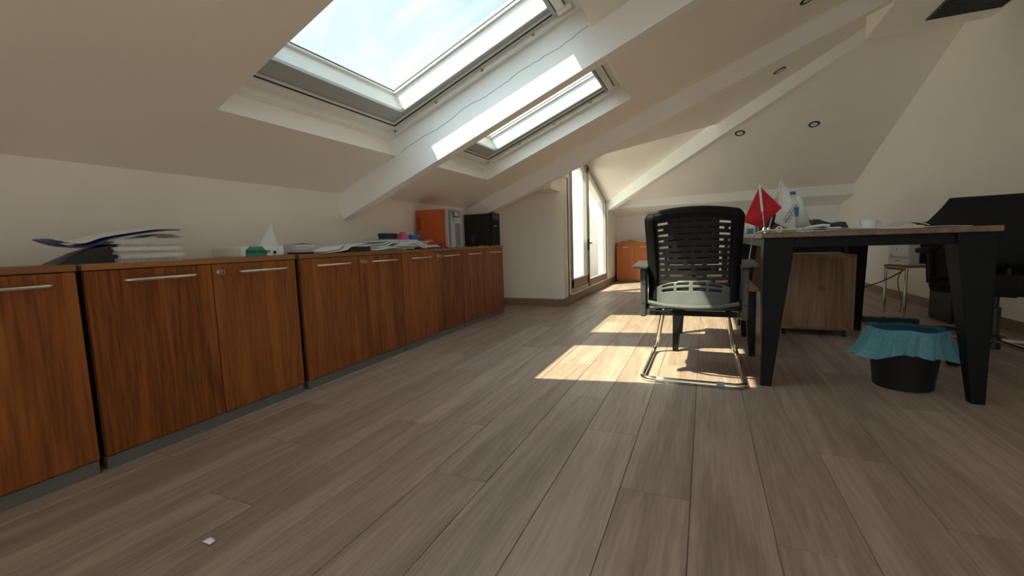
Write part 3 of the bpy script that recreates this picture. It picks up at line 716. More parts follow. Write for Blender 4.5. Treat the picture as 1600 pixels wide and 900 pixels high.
pc = thing('computer_tower', 'black computer tower at the end of the cabinet row', 'computer', (cx(3.975, -.002), 3.975, CT_Z), (0, 0, math.atan(.0236)))
MB().box(-.308, -.02, 0, .199, .006, .325).build('case', 'black_plastic', pc, bevel=.003)
ff = MB().box(-.02, 0, -.001, .200, .004, .33).build('front_panel', 'black_metal', pc, bevel=.006)
MB().box(0, .0015, .015, .17, .265, .268).build('groove', 'screen_dark', ff); MB().box(0, .0012, .015, .17, .275, .318).build('drive_cover', 'screen_dark', ff)
MB().box(0, .002, .062, .115, .198, .206).build('badge', 'handle_metal', ff)
for r_ in range(5):
    for c in range(3): MB().box(-.235 + c * .014, -.228 + c * .014, -.0012, .001, .03 + r_ * .018, .038 + r_ * .018).build('vent_slot', 'grey_plastic', pc)
for yy in (.02, .14):
    for xx in (-.26, -.05): MB().box(xx, xx + .02, yy, yy + .02, 0, .006).build('foot', 'black_plastic', pc)
tag(MB().tube(bez((cx(3.9, .03), 3.86, CT_Z + .003), (cx(3.9, .0), 3.90, CT_Z + .05), (cx(3.9, .03), 3.96, CT_Z + .03), (cx(3.9, .06), 3.965, CT_Z + .003), 14), .0035, 8).build('loose_cable', 'cable_black', smooth=True), 'short grey cord looping in front of the computer tower', 'cord')

# ================================================================== far left corner
oc = thing('orange_cabinet', 'bright orange wood cabinet in the far left corner', 'cabinet', (-1.40, 7.72, 0))
MB().box(0, .60, .02, .32, 0.02, .655).build('body', 'orange_wood', oc, bevel=.002)
MB().box(-.004, .604, 0, .325, .655, .675).build('top_panel', 'orange_wood', oc, bevel=.002)
for k in range(2):
    d = MB().box(.003 + k * .299, .298 + k * .299, 0, .019, .04, .65).build('door', 'orange_wood', oc, bevel=.0015)
    MB().tube([(.10 + k * .30, .001, .60), (.10 + k * .30, -.02, .60), (.20 + k * .30, -.02, .60), (.20 + k * .30, .001, .60)], .005, 8).build('handle', 'handle_metal', d, smooth=True)
MB().box(.01, .59, .03, .31, 0, .02).build('plinth', 'plinth', oc)
random.seed(5)
tag(MB().grid(lambda u, v: (-1.36 + .30 * u, 7.76 + .20 * v, .678 + .040 * math.sin(math.pi * u) ** .6 * math.sin(math.pi * v) ** .6 + .010 * math.sin(9 * u + 5 * v) * math.sin(math.pi * u)), 22, 12).build('folded_cloth', 'yellow_cloth', smooth=True, solid=.006, ang=180), 'rumpled yellow and dark patterned cloth on the orange cabinet', 'cloth')

# ================================================================== VISITOR CHAIR
vc = thing('visitor_chair', 'black cantilever visitor chair with slotted plastic back and chrome frame', 'chair', (-.055, 2.305, 0))
ox, oy = -.055, 2.305
rt = .0138
xl, xr = -.239, .241
# chrome frame: one continuous bent tube
def side(xf, xt):
    return [(xf, .50, rt), (xf, .58, rt + .006), (xf + (xt - xf) * .10, .625, .035), (xf + (xt - xf) * .3, .630, .09), (xt, .560, .360)]
L1 = arc((xl + .05, .05, rt), .05, 180, 270, 6); R1 = arc((xr - .05, .05, rt), .05, 270, 360, 6)
pathL = list(reversed(side(xl, xl + .075)))
path = pathL + L1 + R1 + side(xr, xr - .075)
fr = MB().tube(path, rt, 12).build('frame', 'chrome', vc, smooth=True, ang=60)
for x in (-.165, .115): MB().tube([(x, 0, rt), (x + .035, 0, rt)], rt + .003, 12).build('glide_sleeve', 'grey_plastic', fr, smooth=True)
# seat rails under the seat
for s_ in (-1, 1):
    x = s_ * .165
    MB().tube([(x, .560, .350), (x, .52, .372), (x, .40, .375), (x, .10, .360)], rt, 10).build('seat_rail', 'chrome', vc, smooth=True)
MB().box(-.205, .205, .06, .085, .338, .362).build('rear_rail', 'black_metal', vc, bevel=.003)
def seat(u, v):
    x = -.225 + .45 * u; y = .06 + .47 * v
    e = (math.sin(math.pi * u) ** .35) * (math.sin(math.pi * v) ** .35)
    return (x, y, .385 + .048 * e - .02 * (v > .9) * (v - .9) * 5)
st_ = MB().grid(seat, 20, 18).build('seat', 'black_fabric', vc, smooth=True, ang=180)
MB().grid(lambda u, v: (lambda q: (q[0], q[1], .376 - .012 * math.sin(math.pi * u) * math.sin(math.pi * v)))(seat(u, v)), 10, 8).build('seat_pan', 'black_plastic', vc, smooth=True, solid=.012, ang=180)
# back: frame and slotted panel, leaning towards the viewer at the top
def back_y(v, u): return .055 - .105 * v ** 1.2 + .030 * math.sin(math.pi * v) + .045 * (2 * u - 1) ** 2
def back(u, v):       # u across, v from bottom (z .40) to top (z .86)
    hw = .212 - .012 * (1 - v)
    top = .845 + .022 * (1 - (2 * u - 1) ** 2)
    bot = .398 - .012 * (1 - (2 * u - 1) ** 2)
    return (hw * (2 * u - 1), back_y(v, u), bot + (top - bot) * v)
def slot(u, v):
    if u < .10 or u > .90: return False
    for r_ in range(11):
        vc_ = .885 - .062 * r_
        hh = .013
        if abs(v - vc_) < hh:
            sh = 0 if r_ % 2 == 0 else .115
            q = ((u - .115 - sh) % .215)
            if q < .165 and .115 < u < .89: return True
    return False
MB().grid(back, 94, 116, slot).build('back_panel', 'black_plastic', vc, solid=.007)
fpts = []
for k in range(41): fpts.append(back(.5 + .5 * math.copysign(1, 1) * 0 + (k / 40) * 0, 0))
edge = [(0, v / 24) for v in range(1, 24)] + [(.02, .985)] + [(u / 24, 1) for u in range(1, 24)] + [(.98, .985)] + [(1, 1 - v / 24) for v in range(1, 24)] + [(.98, .015)] + [(1 - u / 24, 0) for u in range(1, 24)] + [(.02, .015)]
MB().tube([back(u, v) for u, v in edge], .0135, 10, True).build('back_frame', 'black_metal', vc, smooth=True, ang=60)
for s_ in (0, 1):
    e_ = [(s_ + (.05 if s_ == 0 else -.05), v / 16) for v in range(17)]
    MB().grid(lambda a, v, s_=s_: (lambda q: (q[0], q[1] - .010, q[2]))(back(s_ + (.085 * a if s_ == 0 else -.085 * a), v)), 3, 16).build('frame_band', 'black_metal', vc, smooth=True, solid=.014)
MB().grid(lambda u, v: (lambda q: (q[0], q[1] - .008, q[2]))(back(.06 + .88 * u, .925 + .07 * v)), 24, 3).build('frame_band', 'black_metal', vc, smooth=True, solid=.016)
# lumbar shell: bulging lower part of the back
def lum(u, v):
    q = back(.075 + .85 * u, .01 + .265 * v * (.45 + .55 * math.sin(math.pi * (.06 + .88 * u)) ** .5))
    return (q[0], q[1] - .014 - .030 * math.sin(math.pi * u) * (1 - v) ** .7, q[2])
def lslot(u, v):
    if .62 < v < .76 or .86 < v < .95:
        return .08 < u < .93 and ((u - .08) % .215) < .165
    return False
MB().grid(lum, 72, 40, lslot).build('lumbar_shell', 'dusty_plastic', vc, smooth=True, solid=.006, ang=180)
tag_ = MB().tube([(-.205, .02, .412), (-.12, -.006, .398), (0, -.016, .393), (.12, -.006, .398), (.205, .02, .412)], .010, 10).build('lower_lip', 'dusty_plastic', vc, smooth=True)
# arms
for s_ in (-1, 1):
    x0_, x1_ = s_ * .222, s_ * .250
    pl = [(.045, .330), (.105, .330), (.115, .46), (.13, .545), (.30, .575), (.31, .597), (.12, .592), (.035, .575), (.045, .50)]
    a_m = MB().prism([(x0_, y, z_) for y, z_ in pl], [(x1_, y, z_) for y, z_ in pl]).build('arm', 'arm_plastic', vc, bevel=.006)
    MB().prism([(x0_ - s_ * .012, .02, .578), (x1_ + s_ * .035, .0, .588), (x1_ + s_ * .038, .26, .598), (x0_ - s_ * .008, .30, .598)],
               [(x0_ - s_ * .012, .02, .592), (x1_ + s_ * .035, .0, .602), (x1_ + s_ * .038, .26, .612), (x0_ - s_ * .008, .30, .612)]).build('arm_pad', 'arm_plastic', a_m, bevel=.006, seg=3)
    MB().tube([(x0_ - s_ * .0, .30, .585), (x0_ + s_ * .014, .34, .55), (x0_ + s_ * .012, .33, .46), (x0_ + s_ * .010, .28, .40), (x0_, .20, .375)], [.016, .016, .014, .014, .014], 10).build('arm_front', 'black_plastic', a_m, smooth=True)
    for zz in (.40, .50): MB().lathe([(.006, 0), (.006, .001)], 12, (x0_ + s_ * .014, .0437, zz), 'Y').build('screw_hole', 'screen_dark', a_m)
MB().tube([(.20, .10, .335), (.235, .12, .325), (.245, .16, .312)], [.006, .009, .004], 8).build('adjuster', 'key_metal', vc, smooth=True)

# ================================================================== DESKS
def tapered_leg(name, parent, cx_, cy_, sx, sy, top, tw, bw_):
    # outer corner stays put, the leg narrows towards the floor
    b = (cx_, cx_ + sx * bw_, cy_, cy_ + sy * bw_); t_ = (cx_, cx_ + sx * tw, cy_, cy_ + sy * tw)
    o = lambda q: (min(q[0], q[1]), max(q[0], q[1]), min(q[2], q[3]), max(q[2], q[3]))
    return MB().taper(o(b), 0, o(t_), top).build(name, 'black_metal', parent, bevel=.004)
DY0, DY1, DXA, DXB, DZ = 2.385, 4.06, .245, 1.085, .743
dk = thing('office_desk', 'wooden office desk with thick tapered black metal legs', 'desk', (DXA, DY0, 0))
LX, LY = DXB - DXA, DY1 - DY0
MB().box(0, LX, 0, LY, .719, .743).build('desktop', 'desk_wood', dk, bevel=.002)
for (px, sx) in ((.012, 1), (LX - .008, -1)):
    for (py, sy) in ((.012, 1), (LY - .012, -1)):
        tapered_leg('leg', dk, px, py, sx, sy, .719, .128, .046)
MB().box(.05, LX - .05, .03, .055, .672, .719).box(.05, LX - .05, LY - .055, LY - .03, .672, .719).box(.03, .055, .05, LY - .05, .672, .719).box(LX - .055, LX - .03, .05, LY - .05, .672, .719).build('apron', 'black_metal', dk, bevel=.002)
ctb = thing('coffee_table', 'low side table with tapered black legs in front of the visitor chair', 'table', (-.195, 2.965, 0))
MB().box(0, .49, 0, .64, .398, .420).build('tabletop', 'desk_wood', ctb, bevel=.002)
for (px, sx) in ((.010, 1), (.482, -1)):
    for (py, sy) in ((.012, 1), (.628, -1)): tapered_leg('leg', ctb, px, py, sx, sy, .398, .062, .034)
MB().box(.03, .46, .03, .05, .37, .398).box(.03, .46, .59, .61, .37, .398).build('apron', 'black_metal', ctb)
# pedestal
pd = thing('drawer_pedestal', 'rustic wooden drawer pedestal on castors under the desk', 'pedestal', (.498, 3.72, 0))
MB().box(.012, .450, .012, .46, .052, .560).build('body', 'rustic_wood', pd, bevel=.002)
MB().box(0, .462, 0, .47, .560, .582).build('top_panel', 'rustic_wood', pd, bevel=.002)
MB().box(0, .462, .004, .47, .044, .062).build('bottom_panel', 'rustic_wood', pd, bevel=.002)
MB().box(0, .018, .002, .47, .062, .560).build('side_panel', 'rustic_wood', pd, bevel=.002); MB().box(.444, .462, .002, .47, .062, .560).build('side_panel', 'rustic_wood', pd, bevel=.002)
for x in (.03, .400):
    for y in (.015, .42):
        c = MB().lathe([(.0, -.011), (.016, -.011), (.0205, -.006), (.0205, .006), (.016, .011), (.0, .011)], 18, (x + .012, y + .012, .0205), 'X').build('castor', 'black_plastic', pd, smooth=True)
        MB().box(x + .002, x + .024, y + .004, y + .022, .020, .045).build('castor_fork', 'black_metal', c)
# second desk further back
d2 = thing('back_desk', 'dark wooden desk standing further back behind the visitor chair', 'desk', (.24, 5.05, 0))
MB().box(0, .62, 0, 1.45, .705, .728).build('desktop', 'desk_wood', d2, bevel=.002)
MB().box(.03, .59, .06, .08, .16, .705).build('modesty_panel', 'brown_panel', d2)
MB().box(.03, .048, .08, 1.40, .16, .705).build('side_panel', 'brown_panel', d2)
MB().box(.0, .20, .02, .06, .55, .70).build('shelf_box', 'brown_panel', d2)
for (px, sx) in ((.0, 1), (.62, -1)):
    for (py, sy) in ((.012, 1), (1.438, -1)): tapered_leg('leg', d2, px, py, sx, sy, .705, .10, .045)
# chair behind the desk
def swivel_chair(root, seat_z=.45, bh=.48, mat='black_fabric'):
    for k in range(5):
        t_ = 2 * math.pi * k / 5 + .3
        ar = MB().tube([(.03 * math.cos(t_), .03 * math.sin(t_), .115), (.17 * math.cos(t_), .17 * math.sin(t_), .100), (.30 * math.cos(t_), .30 * math.sin(t_), .075)], [.021, .017, .013], 10, flat=.7).build('base_arm', 'chrome', root, smooth=True)
        c = Vector((.295 * math.cos(t_), .295 * math.sin(t_), .027))
        for s_ in (-1, 1):
            off = Vector((-math.sin(t_), math.cos(t_), 0)) * .014 * s_
            w_ = MB().lathe([(0, -.008), (.022, -.008), (.027, -.004), (.027, .004), (.022, .008), (0, .008)], 18, axis='X').build('castor', 'black_plastic', ar, smooth=True, loc=c + off, rot=(0, 0, t_ + math.pi / 2))
        MB().tube([c + Vector((0, 0, .01)), c + Vector((0, 0, .05))], .008, 8).build('castor_stem', 'black_metal', ar, smooth=True)
    MB().lathe([(.0, .07), (.036, .07), (.036, .14), (.026, .15), (.026, .30), (.016, .302), (.016, seat_z - .06), (.0, seat_z - .06)], 20, cap=False).build('gas_lift', 'black_plastic', root, smooth=True)
    MB().box(-.09, .09, -.09, .09, seat_z - .085, seat_z - .05).build('mechanism', 'black_metal', root, bevel=.006)
    prof = [(.0, -.066), (.55, -.066), (.90, -.064), (.975, -.054), (1.0, -.034), (.99, -.012), (.94, .006), (.80, .016), (.5, .022), (.0, .024)]
    def s1(u, v):
        t_ = 2 * math.pi * u; r_, z_ = prof[round(v * (len(prof) - 1))]
        q = (abs(math.cos(t_)) ** 4.5 + abs(math.sin(t_)) ** 4.5) ** (-1 / 4.5)
        return (.25 * r_ * q * math.cos(t_), .25 * r_ * q * math.sin(t_), seat_z + z_)
    MB().grid(s1, 48, len(prof) - 1).build('seat', mat, root, smooth=True, ang=180)
    # back on the +x side, seat faces -x
    def bk(u, v): return (.235 + .10 * v - .035 * math.sin(math.pi * v) - .05 * (2 * u - 1) ** 2 * 1, -.24 + .48 * u, seat_z + .05 + bh * v)
    MB().grid(bk, 16, 14).build('backrest', mat, root, smooth=True, solid=.05, ang=180)
    MB().tube([(.05, 0, seat_z - .07), (.25, 0, seat_z - .05), (.29, 0, seat_z + .05), (.27, 0, seat_z + .05 + bh * .35)], .02, 10, flat=.6).build('back_bar', 'black_plastic', root, smooth=True)
    for s_ in (-1, 1):
        MB().tube([(.06, s_ * .24, seat_z - .05), (.06, s_ * .285, seat_z - .03), (.05, s_ * .29, seat_z + .15)], .016, 10).build('arm_post', 'black_plastic', root, smooth=True)
        MB().box(-.12, .14, s_ * .29 - .03, s_ * .29 + .03, seat_z + .15, seat_z + .18).build('arm_pad', 'black_plastic', root, bevel=.01, seg=3)
ch2 = thing('task_chair', 'black low-backed task chair tucked behind the far side of the desk', 'chair', (.93, 4.62, 0), (0, 0, R(95)))
swivel_chair(ch2, .47, .16)
ch4 = thing('desk_chair', 'black high-backed desk chair at the back desk, seen through the slots of the visitor chair', 'chair', (-.105, 5.25, 0), (0, 0, R(-92)))
swivel_chair(ch4, .40)
ch3 = thing('office_chair', 'black swivel office chair with a dark jacket over its back', 'chair', (1.46, 3.24, 0), (0, 0, R(58)))
swivel_chair(ch3, .45, .38)
# jacket draped over the back of the office chair
def jk(u, v):
    # u across the chair back, v from the inside hem over the top to the outside hem; always clear of the backrest
    y = -.355 + .71 * u; ub = min(1, max(0, (y + .24) / .48)); zb, bh = .45 + .05, .38
    def ctr(w_): return .235 + .10 * w_ - .035 * math.sin(math.pi * min(1, max(0, w_))) - .05 * (2 * ub - 1) ** 2
    if v < .42: s_ = v / .42; x, z_ = ctr(s_) - .040, zb + .02 + (bh - .01) * s_
    elif v < .58: s_ = (v - .42) / .16; x, z_ = ctr(1) - .040 * math.cos(math.pi * s_), zb + bh + .010 + .030 * math.sin(math.pi * s_)
    else: s_ = (v - .58) / .42; x, z_ = ctr(1 - s_) + .042 + .070 * s_, zb + bh + .010 - (bh + .08) * s_
    e = max(0, abs(y) - .262) / .093
    z_ -= .15 * e ** .8 * max(0, 1 - abs(v - .5) / .34)
    x += .004 * math.sin(23 * u) * (-1 if v < .5 else 1) + (.004 if v >= .5 else -.004)
    return (x, y, z_ + .005 * math.sin(14 * u) * (1 if v < .2 or v > .8 else 0))
jr = MB().grid(jk, 44, 50).build('jacket', 'jacket_cloth', smooth=True, solid=.010, ang=180, loc=(1.46, 3.24, 0), rot=(0, 0, R(58)))
tag(jr, 'dark jacket hung over the back of the office chair', 'jacket')
def bagf(u, v):
    t_ = 2 * math.pi * u; e = .5
    r = (abs(math.cos(t_)) ** 4 + abs(math.sin(t_)) ** 4) ** -.25
    k = (1 - .55 * max(0, v - .72) / .28) * (1 + .03 * math.sin(5 * t_ + 3 * v)) * (.94 + .06 * math.sin(math.pi * min(1, v * 1.3)))
    return (.125 * r * math.cos(t_) * k, .088 * r * math.sin(t_) * k, .20 * v + .008 * math.sin(3 * t_) * v)
bg_ = thing('shoulder_bag', 'black bag resting on the seat of the office chair', 'bag', (1.297, 3.224, .468), (0, 0, R(58)))
MB().grid(bagf, 40, 12).build('body', 'black_fabric', bg_, smooth=True, ang=180)
MB().prism([(r_ * math.cos(k * math.pi / 10), .72 * r_ * math.sin(k * math.pi / 10), .0) for k in range(20) for r_ in (.10,)], [(.9 * .06 * math.cos(k * math.pi / 10), .045 * math.sin(k * math.pi / 10), .205) for k in range(20)]).build('flap', 'jacket_cloth', bg_, smooth=True)
MB().tube(bez((-.03, -.05, .195), (-.05, -.04, .235), (.05, .02, .235), (.03, .06, .195)), .008, 8).build('strap', 'black_fabric', bg_, smooth=True)

# ================================================================== bin, printer, floor clutter
bn = thing('waste_bin', 'round black waste bin lined with a translucent blue bag under the desk edge', 'waste bin', (.868, 2.60, 0))
MB().lathe([(.0, .004), (.104, .004), (.108, .0), (.112, .004), (.140, .262), (.144, .268), (.137, .268), (.134, .255), (.106, .012), (.0, .012)], 40, cap=False).build('bucket', 'bin_black', bn, smooth=True)
random.seed(11)
def bag(u, v):
    t_ = 2 * math.pi * u
    wv = .006 * math.sin(9 * t_ + 1.3) + .006 * math.sin(19 * t_ + 3 * v) + .004 * math.sin(31 * t_ + 5 * v) + .004 * math.sin(5 * t_ + 2)
    if v < .35:
        s_ = v / .35; r, z_ = .104 + .032 * s_, .030 + .240 * s_
        r -= .006 + abs(wv) * .5
    elif v < .5:
        s_ = (v - .35) / .15; r, z_ = .138 + .016 * math.sin(math.pi * s_ / 2), .274 + .010 * math.sin(math.pi * s_)
    else:
        s_ = (v - .5) / .5
        side_ = .5 + .5 * math.cos(t_ - .2) ; side2 = max(0, math.cos(t_ - math.pi)) ** 2
        r = .154 + .010 * s_ + .048 * s_ ** 2 * (max(0, math.cos(t_)) ** 1.5 + side2) + wv * (.4 + s_)
        z_ = .278 - (.100 + .035 * abs(math.cos(t_)) + .006 * math.sin(7 * t_)) * s_ ** .9
    return (r * math.cos(t_), r * math.sin(t_) * .98, z_ + .006 * math.cos(t_ + 2) + .004 * math.sin(6 * t_) * (v > .3))
MB().grid(lambda u, v: bag(u, v * .46), 100, 14).build('liner_inside', 'bag_inside_shaded', bn, smooth=True, ang=180)
MB().grid(lambda u, v: bag(u, .46 + v * .54), 120, 14).build('liner_fold', 'bag_fold_lit', bn, smooth=True, ang=180)
# printer table
pt = thing('printer_table', 'small wooden table on chrome legs holding the printer', 'table', (1.545, 4.685, 0), (0, 0, R(15)))
MB().box(0, .40, 0, .275, .418, .436).build('tabletop', 'stool_wood', pt, bevel=.002)
for x in (.012, .385):
    for y in (.012, .262): MB().tube([(x, y, 0), (x, y, .418)], .0105, 12).build('leg', 'chrome', pt, smooth=True)
MB().tube([(.012, .012, .405), (.012, .262, .405)], .009, 10).build('rail', 'chrome', pt, smooth=True)
prn = thing('printer', 'white compact laser printer on the small chrome-legged table', 'printer', (1.555, 4.70, .436), (0, 0, R(15)))
MB().box(.02, .36, 0, .235, .0, .185).build('body', 'printer_grey', prn, bevel=.008, seg=3)
MB().box(.0, .022, .003, .232, .068, .186).build('front_cover', 'printer_white', prn, bevel=.008, seg=3)
MB().box(.0, .022, .003, .232, .004, .066).build('paper_tray', 'printer_white', prn, bevel=.004)
MB().box(.02, .30, .01, .225, .184, .192).build('lid', 'printer_white', prn, bevel=.003)
text('mark', '8', .024, 'ink_dark', prn, (-.001, .130, .138), (R(90), 0, R(-90)))
MB().box(-.0015, .001, .180, .222, .084, .090).build('badge', 'grey_plastic', prn)
MB().box(-.002, .001, .085, .145, .036, .043).build('tray_grip', 'grey_plastic', prn)
tag(MB().tube(bez((1.60, 4.86, .405), (1.50, 4.86, .30), (1.35, 4.9, .24), (1.18, 4.95, .17)), .005, 8).build('loose_cable', 'cable_black', smooth=True), 'dark cord running from the printer table towards the desk', 'cord')
tag(MB().tube(bez((1.62, 4.90, .41), (1.50, 4.95, .30), (1.66, 4.95, .12), (1.60, 4.94, .006)), .004, 8).build('loose_cable', 'grey_plastic', smooth=True), 'grey cord hanging from the printer table to the floor', 'cord')
pst = thing('power_strip', 'long black power strip lying on the floor under the desk', 'power strip', (1.19, 4.37, 0), (0, 0, R(-8)))
MB().box(0, .34, 0, .07, 0, .045).build('body', 'black_plastic', pst, bevel=.004)
for k in range(4): MB().lathe([(.018, .045), (.018, .047), (.012, .047), (.012, .0455)], 16, (.05 + k * .08, .035, 0)).build('socket', 'screen_dark', pst)
random.seed(21)
for k in range(6):
    a0 = Vector((1.30 + .10 * k, 4.34 - .03 * k, .008)); a1 = Vector((1.78, 4.10 - .07 * k, .008))
    p1 = a0.lerp(a1, .3) + Vector((0, random.uniform(-.16, .16), .004 * k)); p2 = a0.lerp(a1, .7) + Vector((0, random.uniform(-.16, .16), .004 * k))
    tag(MB().tube(bez(a0, p1, p2, a1, 18), .006, 8).build('floor_cable', 'cable_black', smooth=True), 'black cable tangled on the floor between the desk and the gable wall', 'cable', 'cables on the floor under the desk')
tw = thing('floor_computer', 'black computer case standing on the floor by the gable wall', 'computer', (1.74, 4.42, 0))
MB().box(0, .19, 0, .36, .01, .40).build('case', 'black_plastic', tw, bevel=.004)
for x in (.01, .16):
    for y in (.02, .32): MB().box(x, x + .02, y, y + .02, 0, .012).build('foot', 'black_plastic', tw)
MB().box(.01, .18, -.004, .004, .02, .39).build('front_panel', 'black_metal', tw, bevel=.003)
tag(MB().grid(lambda u, v: (-1.165 + .030 * u, .636 + .014 * v, .003 + .006 * math.sin(3 * u) * v), 5, 3).build('paper_scrap', 'paper', smooth=True, solid=.001, ang=180), 'tiny scrap of white paper on the floor near the cabinets', 'scrap')

# ================================================================== things on the desk
# red flag
def flag_stand(root, h, lean):
    MB().lathe([(0, 0), (.030, 0), (.030, .006), (.012, .012), (.007, .03), (0, .03)], 20, cap=False).build('stand', 'chrome', root, smooth=True)
    MB().tube([(0, 0, .02), (lean[0], lean[1], h)], .0038, 8).build('pole', 'handle_metal', root, smooth=True)
    MB().lathe([(0, -.006), (.006, 0), (0, .008)], 12, (lean[0], lean[1], h + .004), cap=False).build('finial', 'handle_metal', root, smooth=True)
rf = thing('red_flag', 'small red table flag hanging from a thin chrome pole', 'flag', (.278, 2.60, DZ))
flag_stand(rf, .255, (-.028, 0))
MB().tube([(-.026, -.004, .245), (-.011, -.006, .110)], .0055, 8).build('tassel_cord', 'white_cloth', rf, smooth=True)
def rfl(u, v):
    T, RC, LC, BT = Vector((-.024, 0, .240)), Vector((.075, 0, .125)), Vector((-.098, 0, .062)), Vector((-.012, 0, .028))
    q = T * (1-u) * (1-v) + RC * u * (1-v) + LC * (1-u) * v + BT * u * v
    return (q.x, .004 + .010 * math.sin(6 * u + 3 * v) * (u + v) * .5, q.z - .010 * math.sin(math.pi * u) * math.sin(math.pi * v))
MB().grid(rfl, 18, 16).build('flag_cloth', 'red_cloth', rf, smooth=True, solid=.0015, ang=180)
# white flag
wf = thing('white_flag', 'white table flag with black lettering on a leaning pole', 'flag', (.310, 2.70, DZ))
flag_stand(wf, .275, (.050, 0))
def wfl(u, v):
    x = .012 + .040 * v + (.012 + .092 * u) * (1.0 - .72 * v ** 1.5) * 1.0
    z_ = .055 + .208 * v - .055 * u * (1 - .2 * v)
    return (x, -.004 + .010 * math.sin(4 * u), z_)
MB().grid(wfl, 14, 14).build('flag_cloth', 'white_cloth', wf, smooth=True, solid=.0015, ang=180)
tx_rot = (R(90), R(-62), 0)
text('lettering', 'Alfomu.Park.be', .021, 'ink_dark', wf, (.096, -.012, .095), tx_rot, sx=.80)
for dxl in (-.013, .013):
    o = MB().box(-.048, .048, -.0006, .0006, -.0008, .0008).build('rule_line', 'ink_dark', wf, loc=(.096 + dxl * .88, -.012, .095 - dxl * .47), rot=(0, R(-62), 0))
# pen holder with pens, red box, tape
ph = thing('pen_holder', 'dark pen holder full of pens beside the red flag', 'pen holder', (.30, 2.76, DZ))
MB().lathe([(0, 0), (.034, 0), (.034, .085), (.031, .085), (.031, .005), (0, .005)], 24, cap=False).build('cup', 'black_plastic', ph, smooth=True)
for k, (mt, dx_, dy_, h_) in enumerate((('white_gloss', .012, .0, .135), ('label_blue', -.016, .01, .12), ('handle_metal', .0, -.014, .13), ('black_plastic', -.004, .016, .115))):
    MB().tube([(dx_ * .3, dy_ * .3, .008), (dx_ * 1.6, dy_ * 1.6, h_)], .004, 8).build('pen', mt, ph, smooth=True)
tag(MB().prism([(-.04, 0, 0), (.045, 0, 0), (.040, 0, .022), (-.035, 0, .062)], [(-.04, .05, 0), (.045, .05, 0), (.040, .05, .022), (-.035, .05, .062)]).build('black_wedge', 'black_plastic', loc=(.375, 2.78, DZ + .045), bevel=.002), 'small black wedge lying on the red box', 'desk accessory')
tag(MB().box(-.04, .04, 0, .06, 0, .045).build('red_carton', 'red_box', loc=(.372, 2.77, DZ), bevel=.003), 'small red carton standing behind the green tape pad', 'box')
gt = thing('tape_dispenser', 'lime green pad with a white ring on the near desk corner', 'tape dispenser', (.318, 2.50, DZ))
MB().box(-.012, .085, 0, .06, 0, .016).build('pad', 'lime', gt, bevel=.003)
MB().lathe([(.009, -.006), (.015, -.006), (.015, .006), (.009, .006), (.009, -.006)], 24, (.012, -.004, .0155), 'Y', cap=False).build('ring', 'white_gloss', gt, smooth=True)
# bottle
bo = thing('water_bottle', 'clear plastic water bottle with blue cap and blue label', 'bottle', (.462, 3.02, DZ))
MB().lathe([(0, .002), (.029, .0), (.032, .006), (.030, .02), (.032, .03), (.030, .045), (.032, .055), (.030, .07), (.032, .085), (.032, .15), (.030, .165), (.020, .195), (.013, .205), (.013, .22)], 32, cap=False).build('body', 'bottle_plastic', bo, smooth=True)
MB().lathe([(.0326, .092), (.0330, .094), (.0330, .140), (.0326, .142)], 32, cap=False).build('label', 'label_blue', bo, smooth=True)
MB().lathe([(0, .216), (.0155, .216), (.0155, .232), (.014, .234), (0, .234)], 24, cap=False).build('cap', 'blue_plastic', bo, smooth=True)
# laptop
lp = thing('laptop', 'thin silver laptop standing open on the desk', 'laptop', (.675, 3.26, DZ), (0, 0, R(96)))
MB().box(-.15, .15, -.10, .11, .0, .014).build('base', 'silver_lid', lp, bevel=.003)
MB().prism([(-.15, .11, .014), (.15, .11, .014), (.15, .175, .215), (-.15, .175, .215)], [(-.15, .116, .013), (.15, .116, .013), (.15, .181, .213), (-.15, .181, .213)]).build('lid', 'silver_lid', lp, bevel=.002)
MB().prism([(-.142, .1125, .026), (.142, .1125, .026), (.142, .1725, .208), (-.142, .1725, .208)], [(-.142, .1115, .026), (.142, .1115, .026), (.142, .1715, .208), (-.142, .1715, .208)]).build('screen', 'printer_grey', lp)
# phone: base and handset
te = thing('desk_phone', 'black desk phone with its white handset laid in front', 'phone', (.60, 2.78, DZ), (0, 0, 0))
MB().prism([(-.08, 0, .060), (-.055, 0, .064), (0, 0, .042), (.01, 0, .0), (-.05, 0, .008)], [(-.08, .12, .066), (-.055, .12, .07), (0, .12, .046), (.01, .12, .0), (-.05, .12, .008)]).build('cradle', 'black_plastic', te, bevel=.004)
MB().prism([(-.005, 0, .0), (.085, 0, .0), (.062, 0, .046), (.0, 0, .038)], [(-.005, .14, .0), (.085, .14, .0), (.062, .14, .050), (.0, .14, .042)]).build('body', 'black_plastic', te, bevel=.004)
hs_ = MB().tube([(-.130, -.06, .012), (-.105, -.06, .022), (-.05, -.06, .030), (-.02, -.06, .026)], [.012, .014, .012, .014], 10, flat=.7).build('handset', 'white_gloss', te, smooth=True)
MB().box(-.03, .03, -.07, -.05, .004, .020).build('earpiece', 'white_gloss', hs_, bevel=.004)
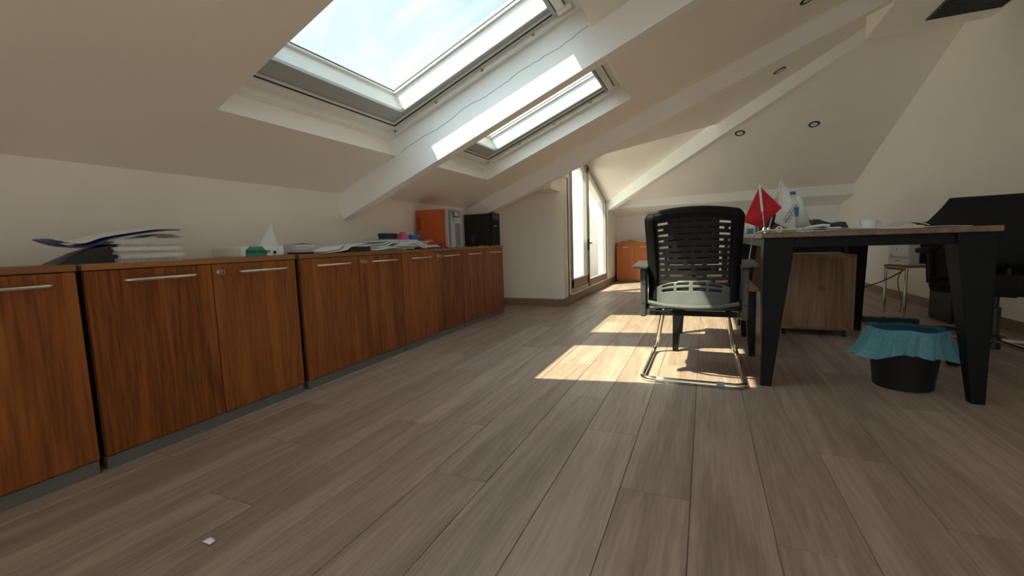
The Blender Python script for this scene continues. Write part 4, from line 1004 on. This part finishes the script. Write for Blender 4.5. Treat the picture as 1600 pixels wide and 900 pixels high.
# cup
cu = thing('coffee_cup', 'small white coffee cup on a folded napkin', 'cup', (.735, 2.70, DZ + .004))
MB().lathe([(0, .002), (.026, .002), (.028, 0), (.031, .006), (.036, .044), (.0355, .0445), (.034, .043), (.029, .008), (0, .006)], 32, cap=False).build('bowl', 'white_gloss', cu, smooth=True)
MB().tube([(.034, 0, .036), (.047, 0, .037), (.053, 0, .028), (.049, 0, .016), (.033, 0, .012)], .0032, 8).build('handle', 'white_gloss', cu, smooth=True)
tag(MB().box(-.05, .07, -.06, .05, 0, .004).build('napkin', 'paper', loc=(.735, 2.70, DZ), rot=(0, 0, .1)), 'folded white napkin under the coffee cup', 'napkin')
sheets('desk_sheet', 'paper_bluish', lambda u, v: (.405 + .30 * u, 2.42 + .22 * v, DZ + .003 + .004 * math.sin(4 * u) * v), 'wide bluish sheet at the near edge of the desk', 'paper', .002)
sheets('desk_sheet', 'paper', lambda u, v: (.47 + .30 * u, 2.47 + .22 * v, DZ + .010 + .003 * math.sin(5 * u + 1)), 'white sheet overlapping the bluish sheet on the desk', 'paper', .002)
sheets('bent_papers', 'paper_bluish', lambda u, v: (.845 + .125 * u + .02 * v, 2.70 + .18 * v, DZ + .004 + .026 * math.sin(math.pi * min(1, .15 + .75 * u)) + .006 * v), 'bluish papers with a raised edge near the desk corner', 'paper', .004)
sheets('desk_sheet', 'paper', lambda u, v: (.86 + .15 * u, 2.43 + .20 * v, DZ + .003 + .002 * math.sin(4 * u)), 'white sheet under the near side of the bent papers', 'paper', .002)
tag(MB().tube(bez((.955, 2.80, DZ + .016), (.985, 2.80, DZ + .035), (1.01, 2.80, DZ + .03), (1.02, 2.80, DZ + .004)), .002, 8).build('thin_cord', 'cable_black', smooth=True), 'thin dark cord looping beside the bent papers', 'cord')
tag(MB().tube(bez((.42, 2.46, DZ + .014), (.285, 2.43, DZ + .012), (.222, 2.48, DZ + .026), (.226, 2.60, DZ - .03), 12) + bez((.226, 2.60, DZ - .03), (.228, 2.67, DZ - .07), (.212, 2.70, DZ - .16), (.222, 2.70, DZ - .26), 12)[1:], .0035, 8).build('white_cable', 'cable_white', smooth=True), 'white cable hanging over the desk corner', 'cable')
# clutter on the back desk
bz = .728
tag(MB().box(-.06, .06, 0, .20, 0, .012).build('grey_tray', 'grey_plastic', loc=(.31, 5.35, bz + .075), bevel=.003), 'grey tray perched on a stack at the back desk', 'tray')
tag(MB().box(-.05, .05, 0, .18, 0, .075).build('paper_box', 'paper', loc=(.31, 5.36, bz), bevel=.003), 'white box under the grey tray on the back desk', 'box')
tag(MB().lathe([(0, 0), (.03, 0), (.036, .08), (.033, .08), (.028, .006), (0, .006)], 20, cap=False).build('paper_cup', 'white_gloss', loc=(.37, 5.14, bz), smooth=True), 'white paper cup on the back desk', 'cup')
tag(MB().box(-.035, .035, 0, .02, .0, .075).box(-.012, .012, -.004, .0, .01, .06).build('small_calendar', 'label_blue', loc=(.42, 5.12, bz), bevel=.002), 'small blue and white calendar on the back desk', 'calendar')
tag(MB().box(-.03, .03, 0, .05, 0, .10).build('card_box', 'grey_plastic', loc=(.50, 5.16, bz), bevel=.003), 'grey card box on the back desk', 'box')
